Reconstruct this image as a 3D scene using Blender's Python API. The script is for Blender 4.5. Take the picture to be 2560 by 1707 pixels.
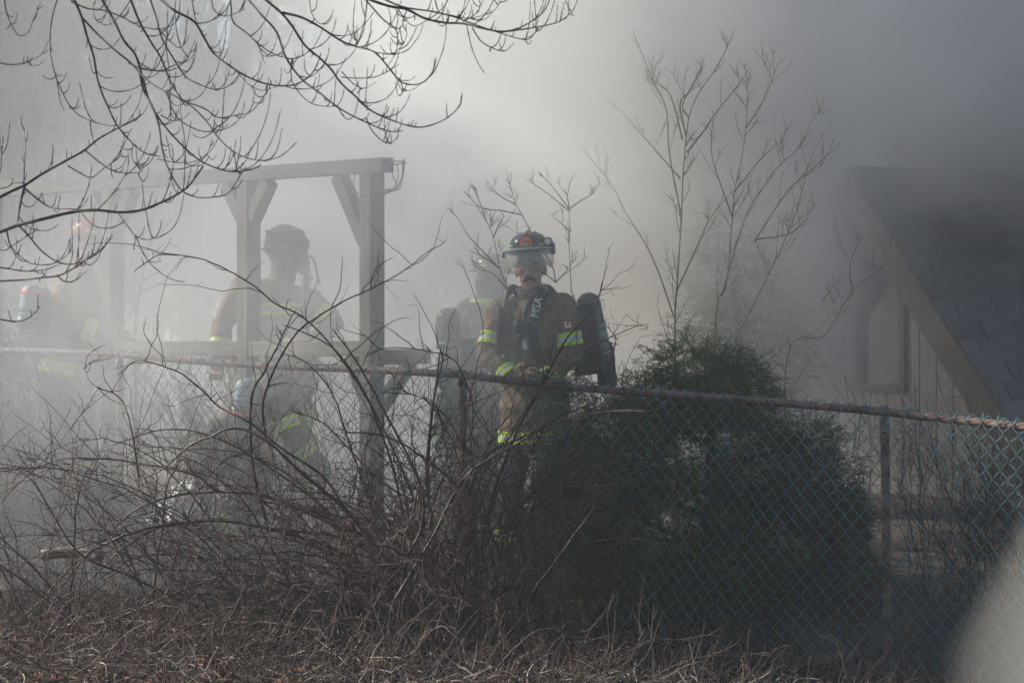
import bpy, bmesh, math, random
import numpy as np
from mathutils import Vector, Matrix

for o in list(bpy.data.objects):
    bpy.data.objects.remove(o, do_unlink=True)
SC = bpy.context.scene
COL = SC.collection
R = math.radians

# ------------------------------------------------------------------ camera
FPX = 8753.0                     # focal length in photograph pixels (2560 wide)
EYE = 1.7
cam_d = bpy.data.cameras.new('camera')
cam = bpy.data.objects.new('camera', cam_d)
COL.objects.link(cam)
cam.location = (0, 0, EYE)
cam.rotation_euler = (R(90), 0, 0)
cam_d.sensor_width = 36.0
cam_d.lens = FPX * 36.0 / 2560.0
cam_d.clip_start = 0.05
cam_d.clip_end = 2000
cam_d.dof.use_dof = True
cam_d.dof.focus_distance = 19.8
cam_d.dof.aperture_fstop = 7.0
SC.camera = cam

# ------------------------------------------------------------------ sky, sun, exposure
TOSUN = Vector((-0.83, 0.24, 0.50)).normalized()
SUN_EL = math.asin(TOSUN.z)
SUN_ROT = math.atan2(TOSUN.x, TOSUN.y)
wd = bpy.data.worlds.new('World')
SC.world = wd
wd.use_nodes = True
nt = wd.node_tree
bg = nt.nodes['Background']
sky_n = nt.nodes.new('ShaderNodeTexSky')
sky_n.sky_type = 'NISHITA'
sky_n.sun_disc = False
sky_n.sun_elevation = SUN_EL
sky_n.sun_rotation = SUN_ROT
sky_n.air_density = 1.0
sky_n.dust_density = 0.1
sky_n.ozone_density = 3.0
nt.links.new(sky_n.outputs[0], bg.inputs[0])
bg.inputs[1].default_value = 0.06
sun_d = bpy.data.lights.new('sun', 'SUN')
sun_d.energy = 5.0
sun_d.angle = R(0.5)
sun_d.color = (1.0, 0.955, 0.885)
sun = bpy.data.objects.new('sun', sun_d)
COL.objects.link(sun)
sun.rotation_euler = TOSUN.to_track_quat('Z', 'Y').to_euler()
sun.location = (-20, -5, 15)
SC.view_settings.view_transform = 'Standard'
SC.view_settings.look = 'None'
SC.view_settings.gamma = 1.0
SC.view_settings.use_curve_mapping = False
SC.view_settings.exposure = 1.02
SC.render.engine = 'CYCLES'
SC.cycles.use_denoising = True
SC.cycles.use_adaptive_sampling = True
SC.cycles.adaptive_threshold = 0.03
SC.cycles.adaptive_min_samples = 20
SC.cycles.max_bounces = 8
SC.cycles.diffuse_bounces = 2
SC.cycles.glossy_bounces = 2
SC.cycles.transmission_bounces = 4
SC.cycles.transparent_max_bounces = 8
SC.cycles.volume_bounces = 1
SC.cycles.volume_step_rate = 2.5
SC.cycles.volume_max_steps = 256

# ------------------------------------------------------------------ helpers
rng = np.random.default_rng(11)
random.seed(11)
DS = 2560.0 / 2352.0

def S(px, py, Y):
    """photograph pixel (2560 wide) at depth Y -> world point"""
    return Vector(((px - 1280.0) / FPX * Y, Y, EYE - (py - 853.5) / FPX * Y))

def D(xd, yd, Y):
    return S(xd * DS, yd * DS, Y)

def C1(x, y):      # crop coordinates -> photograph pixels
    return (x / 1.836, y / 1.836)
def C2(x, y):
    return (854 + x / 1.836, y / 1.836)
def C4(x, y):
    return (x / 1.836, 853 + y / 1.836)
def C5(x, y):
    return (854 + x / 1.836, 853 + y / 1.836)

def mesh_from(name, v, f):
    """v (N,3) array; f (F,k) array"""
    v = np.asarray(v, dtype=np.float32); f = np.asarray(f, dtype=np.int32)
    me = bpy.data.meshes.new(name)
    me.vertices.add(len(v)); me.vertices.foreach_set('co', v.ravel())
    k = f.shape[1]
    me.loops.add(f.size); me.loops.foreach_set('vertex_index', f.ravel())
    me.polygons.add(len(f))
    me.polygons.foreach_set('loop_start', np.arange(0, f.size, k, dtype=np.int32))
    me.update(calc_edges=True)
    return me

def link(name, me, mat, parent=None, smooth=False):
    o = bpy.data.objects.new(name, me)
    COL.objects.link(o)
    if mat is not None and me is not None and not me.materials:
        me.materials.append(mat)
    if me is not None and len(me.polygons):
        me.polygons.foreach_set('use_smooth', np.full(len(me.polygons), bool(smooth)))
    if parent is not None:
        o.parent = parent
    return o

def tag(o, label=None, cat=None, group=None, kind=None):
    if label: o['label'] = label
    if cat: o['category'] = cat
    if group: o['group'] = group
    if kind: o['kind'] = kind
    return o

def empty(name, loc=(0, 0, 0), rz=0.0):
    o = bpy.data.objects.new(name, None)
    COL.objects.link(o)
    o.location = loc
    o.rotation_euler = (0, 0, rz)
    o.empty_display_size = 0.1
    return o

def resample(P, n):
    """smooth (Catmull-Rom) resampling of a polyline to n points"""
    P = np.asarray(P, dtype=float)
    if len(P) == 2:
        t = np.linspace(0, 1, n)[:, None]
        return P[0] * (1 - t) + P[1] * t
    Q = np.vstack([2 * P[0] - P[1], P, 2 * P[-1] - P[-2]])
    m = len(P) - 1
    L = np.r_[0, np.cumsum(np.linalg.norm(np.diff(P, axis=0), axis=1))]
    s = np.linspace(0, L[-1], n)
    i = np.clip(np.searchsorted(L, s, side='right') - 1, 0, m - 1)
    t = ((s - L[i]) / np.maximum(L[i + 1] - L[i], 1e-9))[:, None]
    a, b, c, d = Q[i], Q[i + 1], Q[i + 2], Q[i + 3]
    return 0.5 * ((2 * b) + (-a + c) * t + (2 * a - 5 * b + 4 * c - d) * t ** 2 + (-a + 3 * b - 3 * c + d) * t ** 3)

def tubes(paths, radii, sides=5):
    """paths (N,P,3), radii (N,P) -> verts, quads of N tubes (open ended; tips should taper)"""
    paths = np.asarray(paths, dtype=float); radii = np.asarray(radii, dtype=float)
    N, P, _ = paths.shape
    T = np.empty_like(paths)
    T[:, 1:-1] = paths[:, 2:] - paths[:, :-2]
    T[:, 0] = paths[:, 1] - paths[:, 0]
    T[:, -1] = paths[:, -1] - paths[:, -2]
    T /= np.maximum(np.linalg.norm(T, axis=2, keepdims=True), 1e-9)
    mean = paths[:, -1] - paths[:, 0]
    mean /= np.maximum(np.linalg.norm(mean, axis=1, keepdims=True), 1e-9)
    ref = np.where(np.abs(mean[:, 1:2]) < 0.8, np.array([[0, 1.0, 0]]), np.array([[1.0, 0, 0]]))[:, None, :]
    ref = np.broadcast_to(ref, T.shape)
    A = np.cross(T, ref); A /= np.maximum(np.linalg.norm(A, axis=2, keepdims=True), 1e-9)
    B = np.cross(T, A)
    ang = np.arange(sides) * 2 * np.pi / sides
    ca, sa = np.cos(ang), np.sin(ang)
    V = paths[:, :, None, :] + radii[:, :, None, None] * (A[:, :, None, :] * ca[None, None, :, None] + B[:, :, None, :] * sa[None, None, :, None])
    n = np.arange(N)[:, None, None] * P * sides
    p = np.arange(P - 1)[None, :, None] * sides
    s = np.arange(sides)[None, None, :]
    s2 = (s + 1) % sides
    F = np.stack([n + p + s, n + p + s2, n + p + sides + s2, n + p + sides + s], axis=-1)
    return V.reshape(-1, 3), F.reshape(-1, 4)

class MB:
    """collects quads/tris into one mesh"""
    def __init__(self):
        self.v = []; self.f = []; self.n = 0
    def add(self, v, f):
        v = np.asarray(v, dtype=float); f = np.asarray(f, dtype=np.int64)
        if f.shape[1] == 3:
            f = np.hstack([f, f[:, 2:3]])
        self.v.append(v); self.f.append(f + self.n); self.n += len(v)
        return self
    def tube(self, P, rad, n=None, sides=6, cap=False):
        P = np.asarray([tuple(p) for p in P], dtype=float)
        n = n or len(P)
        Q = resample(P, n) if n != len(P) else P
        rad = np.asarray(rad, dtype=float)
        r = np.interp(np.linspace(0, 1, n), np.linspace(0, 1, len(np.atleast_1d(rad))), np.atleast_1d(rad))
        if cap:
            d0 = Q[0] - Q[1]; d1 = Q[-1] - Q[-2]
            Q = np.vstack([Q[0] + d0 * 1e-4, Q, Q[-1] + d1 * 1e-4]); r = np.r_[1e-5, r, 1e-5]
        v, f = tubes(Q[None], r[None], sides)
        return self.add(v, f)
    def many(self, paths, radii, sides=4):
        v, f = tubes(paths, radii, sides)
        return self.add(v, f)
    def box(self, c, size, rot=None):
        sx, sy, sz = [s / 2 for s in size]
        v = np.array([[x, y, z] for x in (-sx, sx) for y in (-sy, sy) for z in (-sz, sz)])
        if rot is not None:
            v = v @ np.array(rot.to_3x3()).T
        v = v + np.array(tuple(c))
        f = [[0, 1, 3, 2], [4, 6, 7, 5], [0, 4, 5, 1], [2, 3, 7, 6], [0, 2, 6, 4], [1, 5, 7, 3]]
        return self.add(v, f)
    def beam(self, a, b, w, h, up=(0, 0, 1)):
        """rectangular bar from a to b; w across, h along up"""
        a = Vector(a); b = Vector(b); t = (b - a); L = t.length; t.normalize()
        u = Vector(up); s = t.cross(u).normalized(); u = s.cross(t).normalized()
        m = Matrix((t, s, u)).transposed()
        return self.box((a + b) / 2, (L, w, h), m)
    def lathe(self, prof, n=24, mat=None):
        """prof [(r,z)...] about z; mat optional 4x4"""
        prof = np.asarray(prof, dtype=float)
        a = np.arange(n) * 2 * np.pi / n
        v = np.stack([prof[:, 0:1] * np.cos(a), prof[:, 0:1] * np.sin(a), np.repeat(prof[:, 1:2], n, 1)], -1).reshape(-1, 3)
        if mat is not None:
            M_ = np.array(mat); v = v @ M_[:3, :3].T + M_[:3, 3]
        k = len(prof)
        i = np.arange(k - 1)[:, None] * n; j = np.arange(n)[None]; j2 = (j + 1) % n
        f = np.stack([i + j, i + j2, i + n + j2, i + n + j], -1).reshape(-1, 4)
        return self.add(v, f)
    def mesh(self, name):
        v = np.vstack(self.v); f = np.vstack(self.f)
        tri = f[:, 2] == f[:, 3]
        if not tri.any():
            return mesh_from(name, v, f)
        me = bpy.data.meshes.new(name)
        faces = [tuple(q[:3]) if t else tuple(q) for q, t in zip(f.tolist(), tri)]
        me.from_pydata(v.tolist(), [], faces)
        me.update()
        return me
    def build(self, name, mat, parent=None, smooth=False):
        return link(name, self.mesh(name), mat, parent, smooth)

def bevel(o, w=0.006, seg=2):
    m = o.modifiers.new('bevel', 'BEVEL'); m.width = w; m.segments = seg; m.limit_method = 'ANGLE'
    return o

# ------------------------------------------------------------------ node helpers
class NG:
    def __init__(self, tree):
        self.t = tree
    def node(self, typ, **kw):
        n = self.t.nodes.new(typ)
        for k, v in kw.items():
            setattr(n, k, v)
        return n
    def put(self, sock, v):
        if hasattr(v, 'is_output') or isinstance(v, bpy.types.NodeSocket):
            self.t.links.new(v, sock)
        else:
            sock.default_value = v
    def m(self, op, a, b=None, c=None, clamp=False):
        n = self.node('ShaderNodeMath', operation=op); n.use_clamp = clamp
        self.put(n.inputs[0], a)
        if b is not None: self.put(n.inputs[1], b)
        if c is not None: self.put(n.inputs[2], c)
        return n.outputs[0]
    def rng(self, v, a, b, c=0.0, d=1.0, smooth=True):
        n = self.node('ShaderNodeMapRange')
        n.interpolation_type = 'SMOOTHSTEP' if smooth else 'LINEAR'
        self.put(n.inputs['Value'], v)
        for k, x in (('From Min', a), ('From Max', b), ('To Min', c), ('To Max', d)):
            self.put(n.inputs[k], x)
        return n.outputs[0]
    def noise(self, vec, scale, detail=3.0, rough=0.5, dist=0.0):
        n = self.node('ShaderNodeTexNoise')
        if vec is not None: self.put(n.inputs['Vector'], vec)
        n.inputs['Scale'].default_value = scale
        n.inputs['Detail'].default_value = detail
        n.inputs['Roughness'].default_value = rough
        n.inputs['Distortion'].default_value = dist
        return n.outputs[0]
    def mapping(self, vec, scale=(1, 1, 1), loc=(0, 0, 0), rot=(0, 0, 0)):
        n = self.node('ShaderNodeMapping')
        self.put(n.inputs[0], vec)
        n.inputs['Scale'].default_value = scale
        n.inputs['Location'].default_value = loc
        n.inputs['Rotation'].default_value = rot
        return n.outputs[0]
    def ramp(self, fac, stops):
        n = self.node('ShaderNodeValToRGB')
        e = n.color_ramp.elements
        while len(e) < len(stops): e.new(0.5)
        for k, (p, c) in enumerate(stops):
            e[k].position = p; e[k].color = (*c, 1) if len(c) == 3 else c
        self.put(n.inputs[0], fac)
        return n.outputs[0]

def surf(name, stops, scale=8.0, rough=0.8, stretch=(1, 1, 1), bump=0.15, detail=5, metallic=0.0, coord='Object', bscale=None, spec=0.3, transl=0.0, rand=0.0):
    """principled material with noise-driven colour and fine relief"""
    m = bpy.data.materials.new(name); m.use_nodes = True
    g = NG(m.node_tree); b = m.node_tree.nodes['Principled BSDF']
    tc = g.node('ShaderNodeTexCoord').outputs[coord]
    vec = g.mapping(tc, stretch)
    fac = g.noise(vec, scale, detail, 0.6)
    if rand:
        oi = g.node('ShaderNodeObjectInfo').outputs['Random']
        fac = g.m('ADD', fac, g.m('MULTIPLY', g.m('SUBTRACT', oi, 0.5), rand))
    col = g.ramp(fac, stops)
    g.put(b.inputs['Base Color'], col)
    b.inputs['Roughness'].default_value = rough
    b.inputs['Metallic'].default_value = metallic
    b.inputs['Specular IOR Level'].default_value = spec
    if transl:
        b.inputs['Transmission Weight'].default_value = 0
        b.inputs['Subsurface Weight'].default_value = 0
    if bump:
        bn = g.node('ShaderNodeBump'); bn.inputs['Strength'].default_value = bump
        bn.inputs['Distance'].default_value = 0.01
        g.put(bn.inputs['Height'], g.noise(vec, bscale or scale * 4, 4, 0.6))
        g.put(b.inputs['Normal'], bn.outputs[0])
    return m

def volmat(name, color, aniso, density_fn):
    m = bpy.data.materials.new(name); m.use_nodes = True
    t = m.node_tree; t.nodes.clear(); g = NG(t)
    out = g.node('ShaderNodeOutputMaterial')
    v = g.node('ShaderNodeVolumePrincipled')
    v.inputs['Color'].default_value = (*color, 1)
    v.inputs['Anisotropy'].default_value = aniso
    d = density_fn(g)
    g.put(v.inputs['Density'], d)
    t.links.new(v.outputs[0], out.inputs['Volume'])
    return m

def grey(a): return (a, a, a)
# ------------------------------------------------------------------ materials
M = {}
M['ground'] = surf('ground_soil', [(0.3, (0.05, 0.035, 0.026)), (0.55, (0.10, 0.075, 0.055)), (0.75, (0.17, 0.13, 0.09))], 3.0, 0.95, bump=0.6, bscale=25)
M['bark'] = surf('bark_maple', [(0.3, (0.035, 0.026, 0.024)), (0.6, (0.075, 0.058, 0.05)), (0.85, (0.13, 0.105, 0.085))], 18, 0.8, (1, 1, 0.5), 0.5)
M['cane'] = surf('bark_cane', [(0.3, (0.032, 0.016, 0.014)), (0.55, (0.068, 0.036, 0.03)), (0.8, (0.17, 0.10, 0.075))], 9, 0.6, (1, 1, 0.4), 0.3, rand=0.35, spec=0.4)
M['canetwig'] = surf('bark_cane_twig', [(0.3, (0.042, 0.023, 0.019)), (0.55, (0.085, 0.05, 0.04)), (0.8, (0.25, 0.165, 0.12))], 5, 0.65, bump=0)
M['palebark'] = surf('bark_sapling', [(0.3, (0.10, 0.085, 0.06)), (0.7, (0.20, 0.17, 0.12))], 12, 0.8, (1, 1, 0.4), 0.3)
M['greybark'] = surf('bark_grey_shrub', [(0.3, (0.05, 0.043, 0.036)), (0.6, (0.11, 0.095, 0.078)), (0.85, (0.2, 0.175, 0.14))], 6, 0.85, bump=0)
M['rust'] = surf('rusted_pipe', [(0.32, (0.075, 0.04, 0.03)), (0.5, (0.16, 0.09, 0.066)), (0.7, (0.215, 0.155, 0.125))], 14, 0.7, (1, 1, 1), 0.25, metallic=0.15, spec=0.45)
M['fitting'] = surf('weathered_fitting', [(0.3, (0.08, 0.075, 0.07)), (0.7, (0.26, 0.25, 0.24))], 30, 0.5, metallic=0.5)
M['vinyl'] = surf('teal_vinyl_wire', [(0.3, (0.045, 0.125, 0.138)), (0.6, (0.09, 0.205, 0.222)), (0.85, (0.20, 0.31, 0.32))], 7, 0.42, bump=0, spec=0.5)
M['timber'] = surf('weathered_timber', [(0.32, (0.045, 0.038, 0.03)), (0.5, (0.105, 0.09, 0.07)), (0.7, (0.19, 0.165, 0.125))], 9, 0.85, (6, 6, 0.6), 0.35)
M['timber_h'] = surf('weathered_timber_beam', [(0.32, (0.045, 0.038, 0.03)), (0.5, (0.105, 0.09, 0.07)), (0.7, (0.19, 0.165, 0.125))], 9, 0.85, (0.8, 0.8, 6), 0.35)
M['wirebrown'] = surf('old_wire', [(0.3, (0.06, 0.05, 0.04)), (0.7, (0.12, 0.1, 0.08))], 20, 0.6, bump=0)
M['shingle'] = surf('slate_blue_shingle', [(0.3, (0.042, 0.054, 0.076)), (0.55, (0.07, 0.088, 0.12)), (0.8, (0.105, 0.128, 0.165))], 10, 0.75, (1, 1, 1), 0.5, rand=0.35, spec=0.25)
M['fascia'] = surf('fascia_taupe', [(0.3, (0.08, 0.062, 0.05)), (0.7, (0.125, 0.1, 0.082))], 6, 0.8, (1, 1, 1), 0.15)
M['siding'] = surf('siding_board', [(0.3, (0.17, 0.16, 0.145)), (0.7, (0.24, 0.225, 0.205))], 5, 0.8, (6, 6, 0.5), 0.2, rand=0.25)
M['darkgap'] = surf('dark_backing', [(0.3, grey(0.02)), (0.7, grey(0.035))], 5, 0.9, bump=0)
M['frame'] = surf('dark_window_frame', [(0.3, (0.05, 0.05, 0.055)), (0.7, (0.075, 0.075, 0.08))], 9, 0.6, bump=0.1)
M['glass'] = surf('window_glass', [(0.3, (0.05, 0.055, 0.06)), (0.7, (0.08, 0.085, 0.09))], 1.5, 0.08, bump=0, spec=0.6)
M['concrete'] = surf('concrete_edging', [(0.3, (0.2, 0.2, 0.19)), (0.7, (0.32, 0.31, 0.29))], 7, 0.9, bump=0.3)
M['picket'] = surf('pale_grey_board', [(0.3, (0.30, 0.29, 0.26)), (0.7, (0.40, 0.38, 0.34))], 5, 0.8, (6, 6, 0.6), 0.3)

# ------------------------------------------------------------------ ground
FD = np.array([-0.729, 0.684]); FN = np.array([0.684, 0.729]); F0 = np.array([1.9375, 18.2])
def fq(x, y): return FN[0] * (x - F0[0]) + FN[1] * (y - F0[1])
def fu(x, y): return FD[0] * (x - F0[0]) + FD[1] * (y - F0[1])
def fpt(u, q=0.0): return (F0[0] + FD[0] * u + FN[0] * q, F0[1] + FD[1] * u + FN[1] * q)
def sstep(x, a, b):
    t = np.clip((x - a) / (b - a), 0, 1); return t * t * (3 - 2 * t)
def railz(u): return np.interp(u, [-2, 0, 3.05, 6.1, 9], [1.22, 1.335, 1.505, 1.615, 1.69])
def gh(x, y):
    x = np.asarray(x, float); y = np.asarray(y, float)
    q = fq(x, y); u = fu(x, y)
    base = (railz(np.clip(u, -2, 9)) - 1.5)
    near = sstep(q, -4.0, 0.0)
    z = base * near + 0.44 * sstep(q, 0.05, 0.9)
    z = z + 0.02 * np.sin(x * 2.3 + 1.0) * np.cos(y * 1.9) + 0.012 * np.sin(x * 6.1) * np.sin(y * 5.3 + 2)
    far = sstep(np.hypot(x, y), 60, 200)
    return z * (1 - far) + 0.3 * far
def make_ground():
    xs = np.r_[-900, -400, -150, -60, -25, -12, np.arange(-8, 8.01, 0.16), 12, 25, 60, 150, 400, 900]
    ys = np.r_[-200, -60, -15, -4, 4, 9, 12, np.arange(14, 32.01, 0.16), 36, 45, 60, 100, 200, 400, 900]
    X, Y = np.meshgrid(xs, ys)
    V = np.stack([X, Y, gh(X, Y)], -1).reshape(-1, 3)
    nx, ny = len(xs), len(ys)
    i = np.arange(ny - 1)[:, None] * nx + np.arange(nx - 1)[None]
    Fc = np.stack([i, i + 1, i + nx + 1, i + nx], -1).reshape(-1, 4)
    o = link('ground', mesh_from('ground', V, Fc), M['ground'], None, True)
    tag(o, kind='structure')
make_ground()

# ------------------------------------------------------------------ chain link fence
POSTU = [-3.05, 0.0, 3.05, 6.1, 9.15]
def make_fence():
    fz = empty('chain_link_fence', (*fpt(3.05), float(gh(*fpt(3.05)))))
    tag(fz, 'rusty pipe chain link fence with teal wire running across the whole yard', 'fence')
    inv = Matrix.Translation(-Vector(fz.location))
    def part(name, mb, mat, par=fz, smooth=True):
        me = mb.mesh(name); me.transform(inv)
        return link(name, me, mat, par, smooth)
    # rail in sections between posts, with swaged joints
    for a, b in zip(POSTU[:-1], POSTU[1:]):
        us = np.linspace(a, b, 14)
        pts = []
        for u in us:
            x, y = fpt(u); pts.append((x, y, railz(u) + 0.006 * math.sin(u * 2.1) - 0.010 * math.sin((u - a) / (b - a) * math.pi)))
        part('top_rail', MB().tube(pts, [0.0215], 30, 12), M['rust'])
    for k, u in enumerate(POSTU):
        x, y = fpt(u); zt = float(railz(u)); z0 = float(gh(x, y)) - 0.3
        lean = [0.0, 0.022, -0.008, 0.012, 0][k]
        p = part('post', MB().tube([(x + lean, y, z0), (x + lean * 0.5, y, (z0 + zt) / 2), (x, y, zt - 0.03)], [0.0235], 12, 14), M['rust'])
        # loop cap: sleeve, dome and eye around the rail
        mb = MB()
        mb.lathe([(0.0255, -0.075), (0.027, -0.07), (0.027, -0.02), (0.022, 0.0), (0.010, 0.012), (0.001, 0.014)], 16, Matrix.Translation((x, y, zt - 0.028)))
        ring = []
        t = Vector((FD[0], FD[1], 0))
        for s in (-0.012, 0.0, 0.012):
            ring = [(x + FN[0] * 0.026 * math.cos(a) + t.x * s, y + FN[1] * 0.026 * math.cos(a) + t.y * s, zt + 0.026 * math.sin(a)) for a in np.linspace(0, 2 * math.pi, 20)]
            mb.tube(ring, [0.0055], 20, 6)
        cp = part('loop_cap', mb, M['fitting'], p)
    # woven wire, one mesh per bay
    pitch, half = 0.0475, 0.0455
    rr = np.random.default_rng(5)
    for a, b in zip(POSTU[:-1], POSTU[1:]):
        k0, k1 = int(math.ceil(a / pitch)), int(math.floor(b / pitch))
        n = k1 - k0; J = 35
        k = np.arange(k0, k1)[:, None]; j = np.arange(J)[None]
        sag = lambda u, w: 0.016 * np.sin(u * 3.1 + w * 2.0) + 0.006 * np.sin(u * 7.7 - w * 5) + 0.004 * np.sin(w * 11 + u * 2.3)
        par_ = (j + k) % 2
        u = k * pitch + pitch * par_
        w = 0.038 - j * half + 0.0 * k
        w = w + rr.normal(0, 0.0035, w.shape) * (j > 0)
        u = u + sag(u, w) + rr.normal(0, 0.0026, u.shape)
        q = -0.030 + 0.0035 * np.where(par_ == 1, 1, -1) + 0.018 * np.sin(u * 2.2 + w * 3.0) * np.clip(-w / 0.6, 0, 1) * 1.0
        # round the knuckles: each half wire gets three points
        def lerp(A, t): return A[:, :-1] * (1 - t) + A[:, 1:] * t
        U = np.stack([u[:, :-1], lerp(u, 0.16), lerp(u, 0.84)], -1).reshape(n, -1)
        Wz = np.stack([w[:, :-1] - 0.003, lerp(w, 0.24), lerp(w, 0.76)], -1).reshape(n, -1)
        Q = np.stack([q[:, :-1], lerp(q, 0.2), lerp(q, 0.8)], -1).reshape(n, -1)
        uu = np.clip(U, -3.2, 9.3)
        P = np.stack([F0[0] + FD[0] * U + FN[0] * Q, F0[1] + FD[1] * U + FN[1] * Q, railz(uu) + Wz - 0.012 * np.clip(1 - np.abs((U - a) / (b - a) - .5) * 2, 0, 1)], -1)
        mb = MB().many(P, np.full(P.shape[:2], 0.0023), 5)
        # twisted barbs standing over the rail
        barb = []
        for kk in range(k0, k1, 2):
            u0 = kk * pitch + pitch * (0.5 + rr.normal(0, 0.12)); x, y = fpt(u0, -0.024); x2, y2 = fpt(u0 + rr.normal(0, 0.02), rr.normal(0, 0.02))
            z = float(railz(u0))
            barb.append([(x, y, z - 0.008), ((x + x2) / 2, (y + y2) / 2, z + 0.022), (x2, y2, z + 0.030 + rr.uniform(0, 0.014))])
            x3, y3 = fpt(u0 + rr.choice([-1, 1]) * 0.03, 0.022)
            barb.append([(x, y, z - 0.012), ((x + x3) / 2, (y + y3) / 2, z + 0.026), (x3, y3, z + 0.004)])
        barb = np.array(barb)
        mb.many(barb, np.full(barb.shape[:2], 0.0024), 5)
        w_ = part('wire_mesh', mb, M['vinyl'])
        tag(w_, kind='stuff')
    # tie wires
    for u0 in np.arange(-2.6, 9, 0.61):
        x, y = fpt(u0); z = float(railz(u0))
        ring = [(x + FN[0] * 0.026 * math.cos(t) - 0.004 * FN[0], y + FN[1] * 0.026 * math.cos(t), z + 0.026 * math.sin(t)) for t in np.linspace(0, 2 * math.pi, 14)]
        part('tie_wire', MB().tube(ring, [0.0026], 14, 5), M['vinyl'])
make_fence()

# ------------------------------------------------------------------ timber pergola
def make_pergola():
    P1 = Vector((-0.854, 21.35, 0)); dr = Vector((-0.62, 0.785, 0)).normalized()
    L2, L3, L4 = 1.34, 2.98, 4.6
    p2, p3, p4 = P1 + dr * L2, P1 + dr * L3, P1 + dr * L4
    base = float(gh(P1.x, P1.y))
    root = empty('timber_pergola', (P1.x, P1.y, base))
    tag(root, 'weathered timber pergola with braced posts standing in the smoke', 'pergola')
    inv = Matrix.Translation(-Vector(root.location))
    def part(name, mb, mat, par=root, bev=0.006):
        me = mb.mesh(name); me.transform(inv)
        o = link(name, me, mat, par)
        if bev: bevel(o, bev)
        return o
    zb = EYE + 1.07                 # beam centre height
    w = 0.113
    for p in (P1, p2, p3, p4):
        part('post', MB().beam((p.x, p.y, float(gh(p.x, p.y)) - 0.15), (p.x, p.y, zb - 0.046), w, w, dr), M['timber'])
    a = P1 - dr * 0.16; b = p4 + dr * 0.3
    part('beam', MB().beam((a.x, a.y, zb), (b.x, b.y, zb), 0.10, 0.088), M['timber_h'])
    def brace(p, s, drop=0.40, out=0.36):
        q = p + dr * s * out
        q0 = p + dr * s * 0.05
        part('brace', MB().beam((q0.x, q0.y, zb - 0.046 - drop), (q.x, q.y, zb - 0.05), 0.085, 0.088), M['timber'])
    brace(P1, 1, 0.42, 0.34); brace(p2, -1, 0.24, 0.24); brace(p2, 1, 0.24, 0.24); brace(p3, -1, 0.26, 0.26); brace(p3, 1, 0.26, 0.26)
    # lower rail with knee braces under it
    zr = EYE - 0.045
    c = P1 - dr * 0.02
    al = P1 + dr * 0.056; bl = p4
    part('lower_rail', MB().beam((al.x, al.y, zr), (bl.x, bl.y, zr), 0.085, 0.095), M['timber_h'])
    ar = P1 - dr * 0.056; br = P1 + Vector((0.30, 0.95, 0))
    part('lower_rail', MB().beam((ar.x, ar.y, zr - 0.05), (br.x, br.y, zr - 0.05), 0.085, 0.095), M['timber_h'])
    for p, s in ((P1, 1), (p2, -1), (p2, 1), (p3, 1)):
        q = p + dr * s * 0.22; q0 = p + dr * s * 0.05
        part('knee_brace', MB().beam((q0.x, q0.y, zr - 0.05 - 0.26), (q.x, q.y, zr - 0.05), 0.07, 0.085), M['timber'])
    q = P1 + Vector((0.22, 0.66, 0)); q0 = P1 + Vector((0.03, 0.09, 0))
    part('knee_brace', MB().beam((q0.x, q0.y, zr - 0.05 - 0.34), (q.x, q.y, zr - 0.08), 0.07, 0.085), M['timber'])
    # hanging coil of old wire on two rods at the beam end
    e = a
    mb = MB()
    t1 = Vector((e.x + 0.10, e.y - 0.05, zb + 0.0))
    for dz in (0.02, -0.012):
        mb.tube([(e.x - 0.02, e.y, zb + dz + .003), (t1.x, t1.y, zb + dz * 0.3 + 0.012)], [0.004], 4, 6)
    mb.tube([(t1.x, t1.y, zb + 0.035), (t1.x + 0.003, t1.y, zb - 0.01)], [0.005], 4, 6)
    mb.tube([(t1.x - 0.012, t1.y, zb + 0.012), (t1.x + 0.015, t1.y, zb + 0.010)], [0.006], 4, 6)
    for k, (ax, bx, dx) in enumerate([(0.0, -0.125, 0.0), (-0.008, -0.13, 0.012), (-0.045, -0.13, -0.01), (-0.10, -0.12, 0.006), (-0.005, -0.11, 0.02)]):
        pts = [(t1.x + ax, t1.y, zb + 0.005), (t1.x + ax * 0.6 - 0.005, t1.y, zb - 0.07), (t1.x + bx * 0.45 + dx, t1.y + 0.01, zb - 0.15), (t1.x + bx * 1.0, t1.y + 0.02, zb - 0.185 + 0.01 * k)]
        mb.tube(pts, [0.0032], 16, 5)
    pts = [(P1.x - 0.10, P1.y - 0.07, zb - 0.03), (P1.x - 0.108, P1.y - 0.07, zb - 0.11), (P1.x - 0.09, P1.y - 0.07, zb - 0.16), (P1.x - 0.04, P1.y - 0.066, zb - 0.19), (t1.x - 0.12, t1.y, zb - 0.188)]
    mb.tube(pts, [0.0032], 20, 5)
    part('wire_coil', mb, M['wirebrown'], root, 0)
make_pergola()

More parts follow.
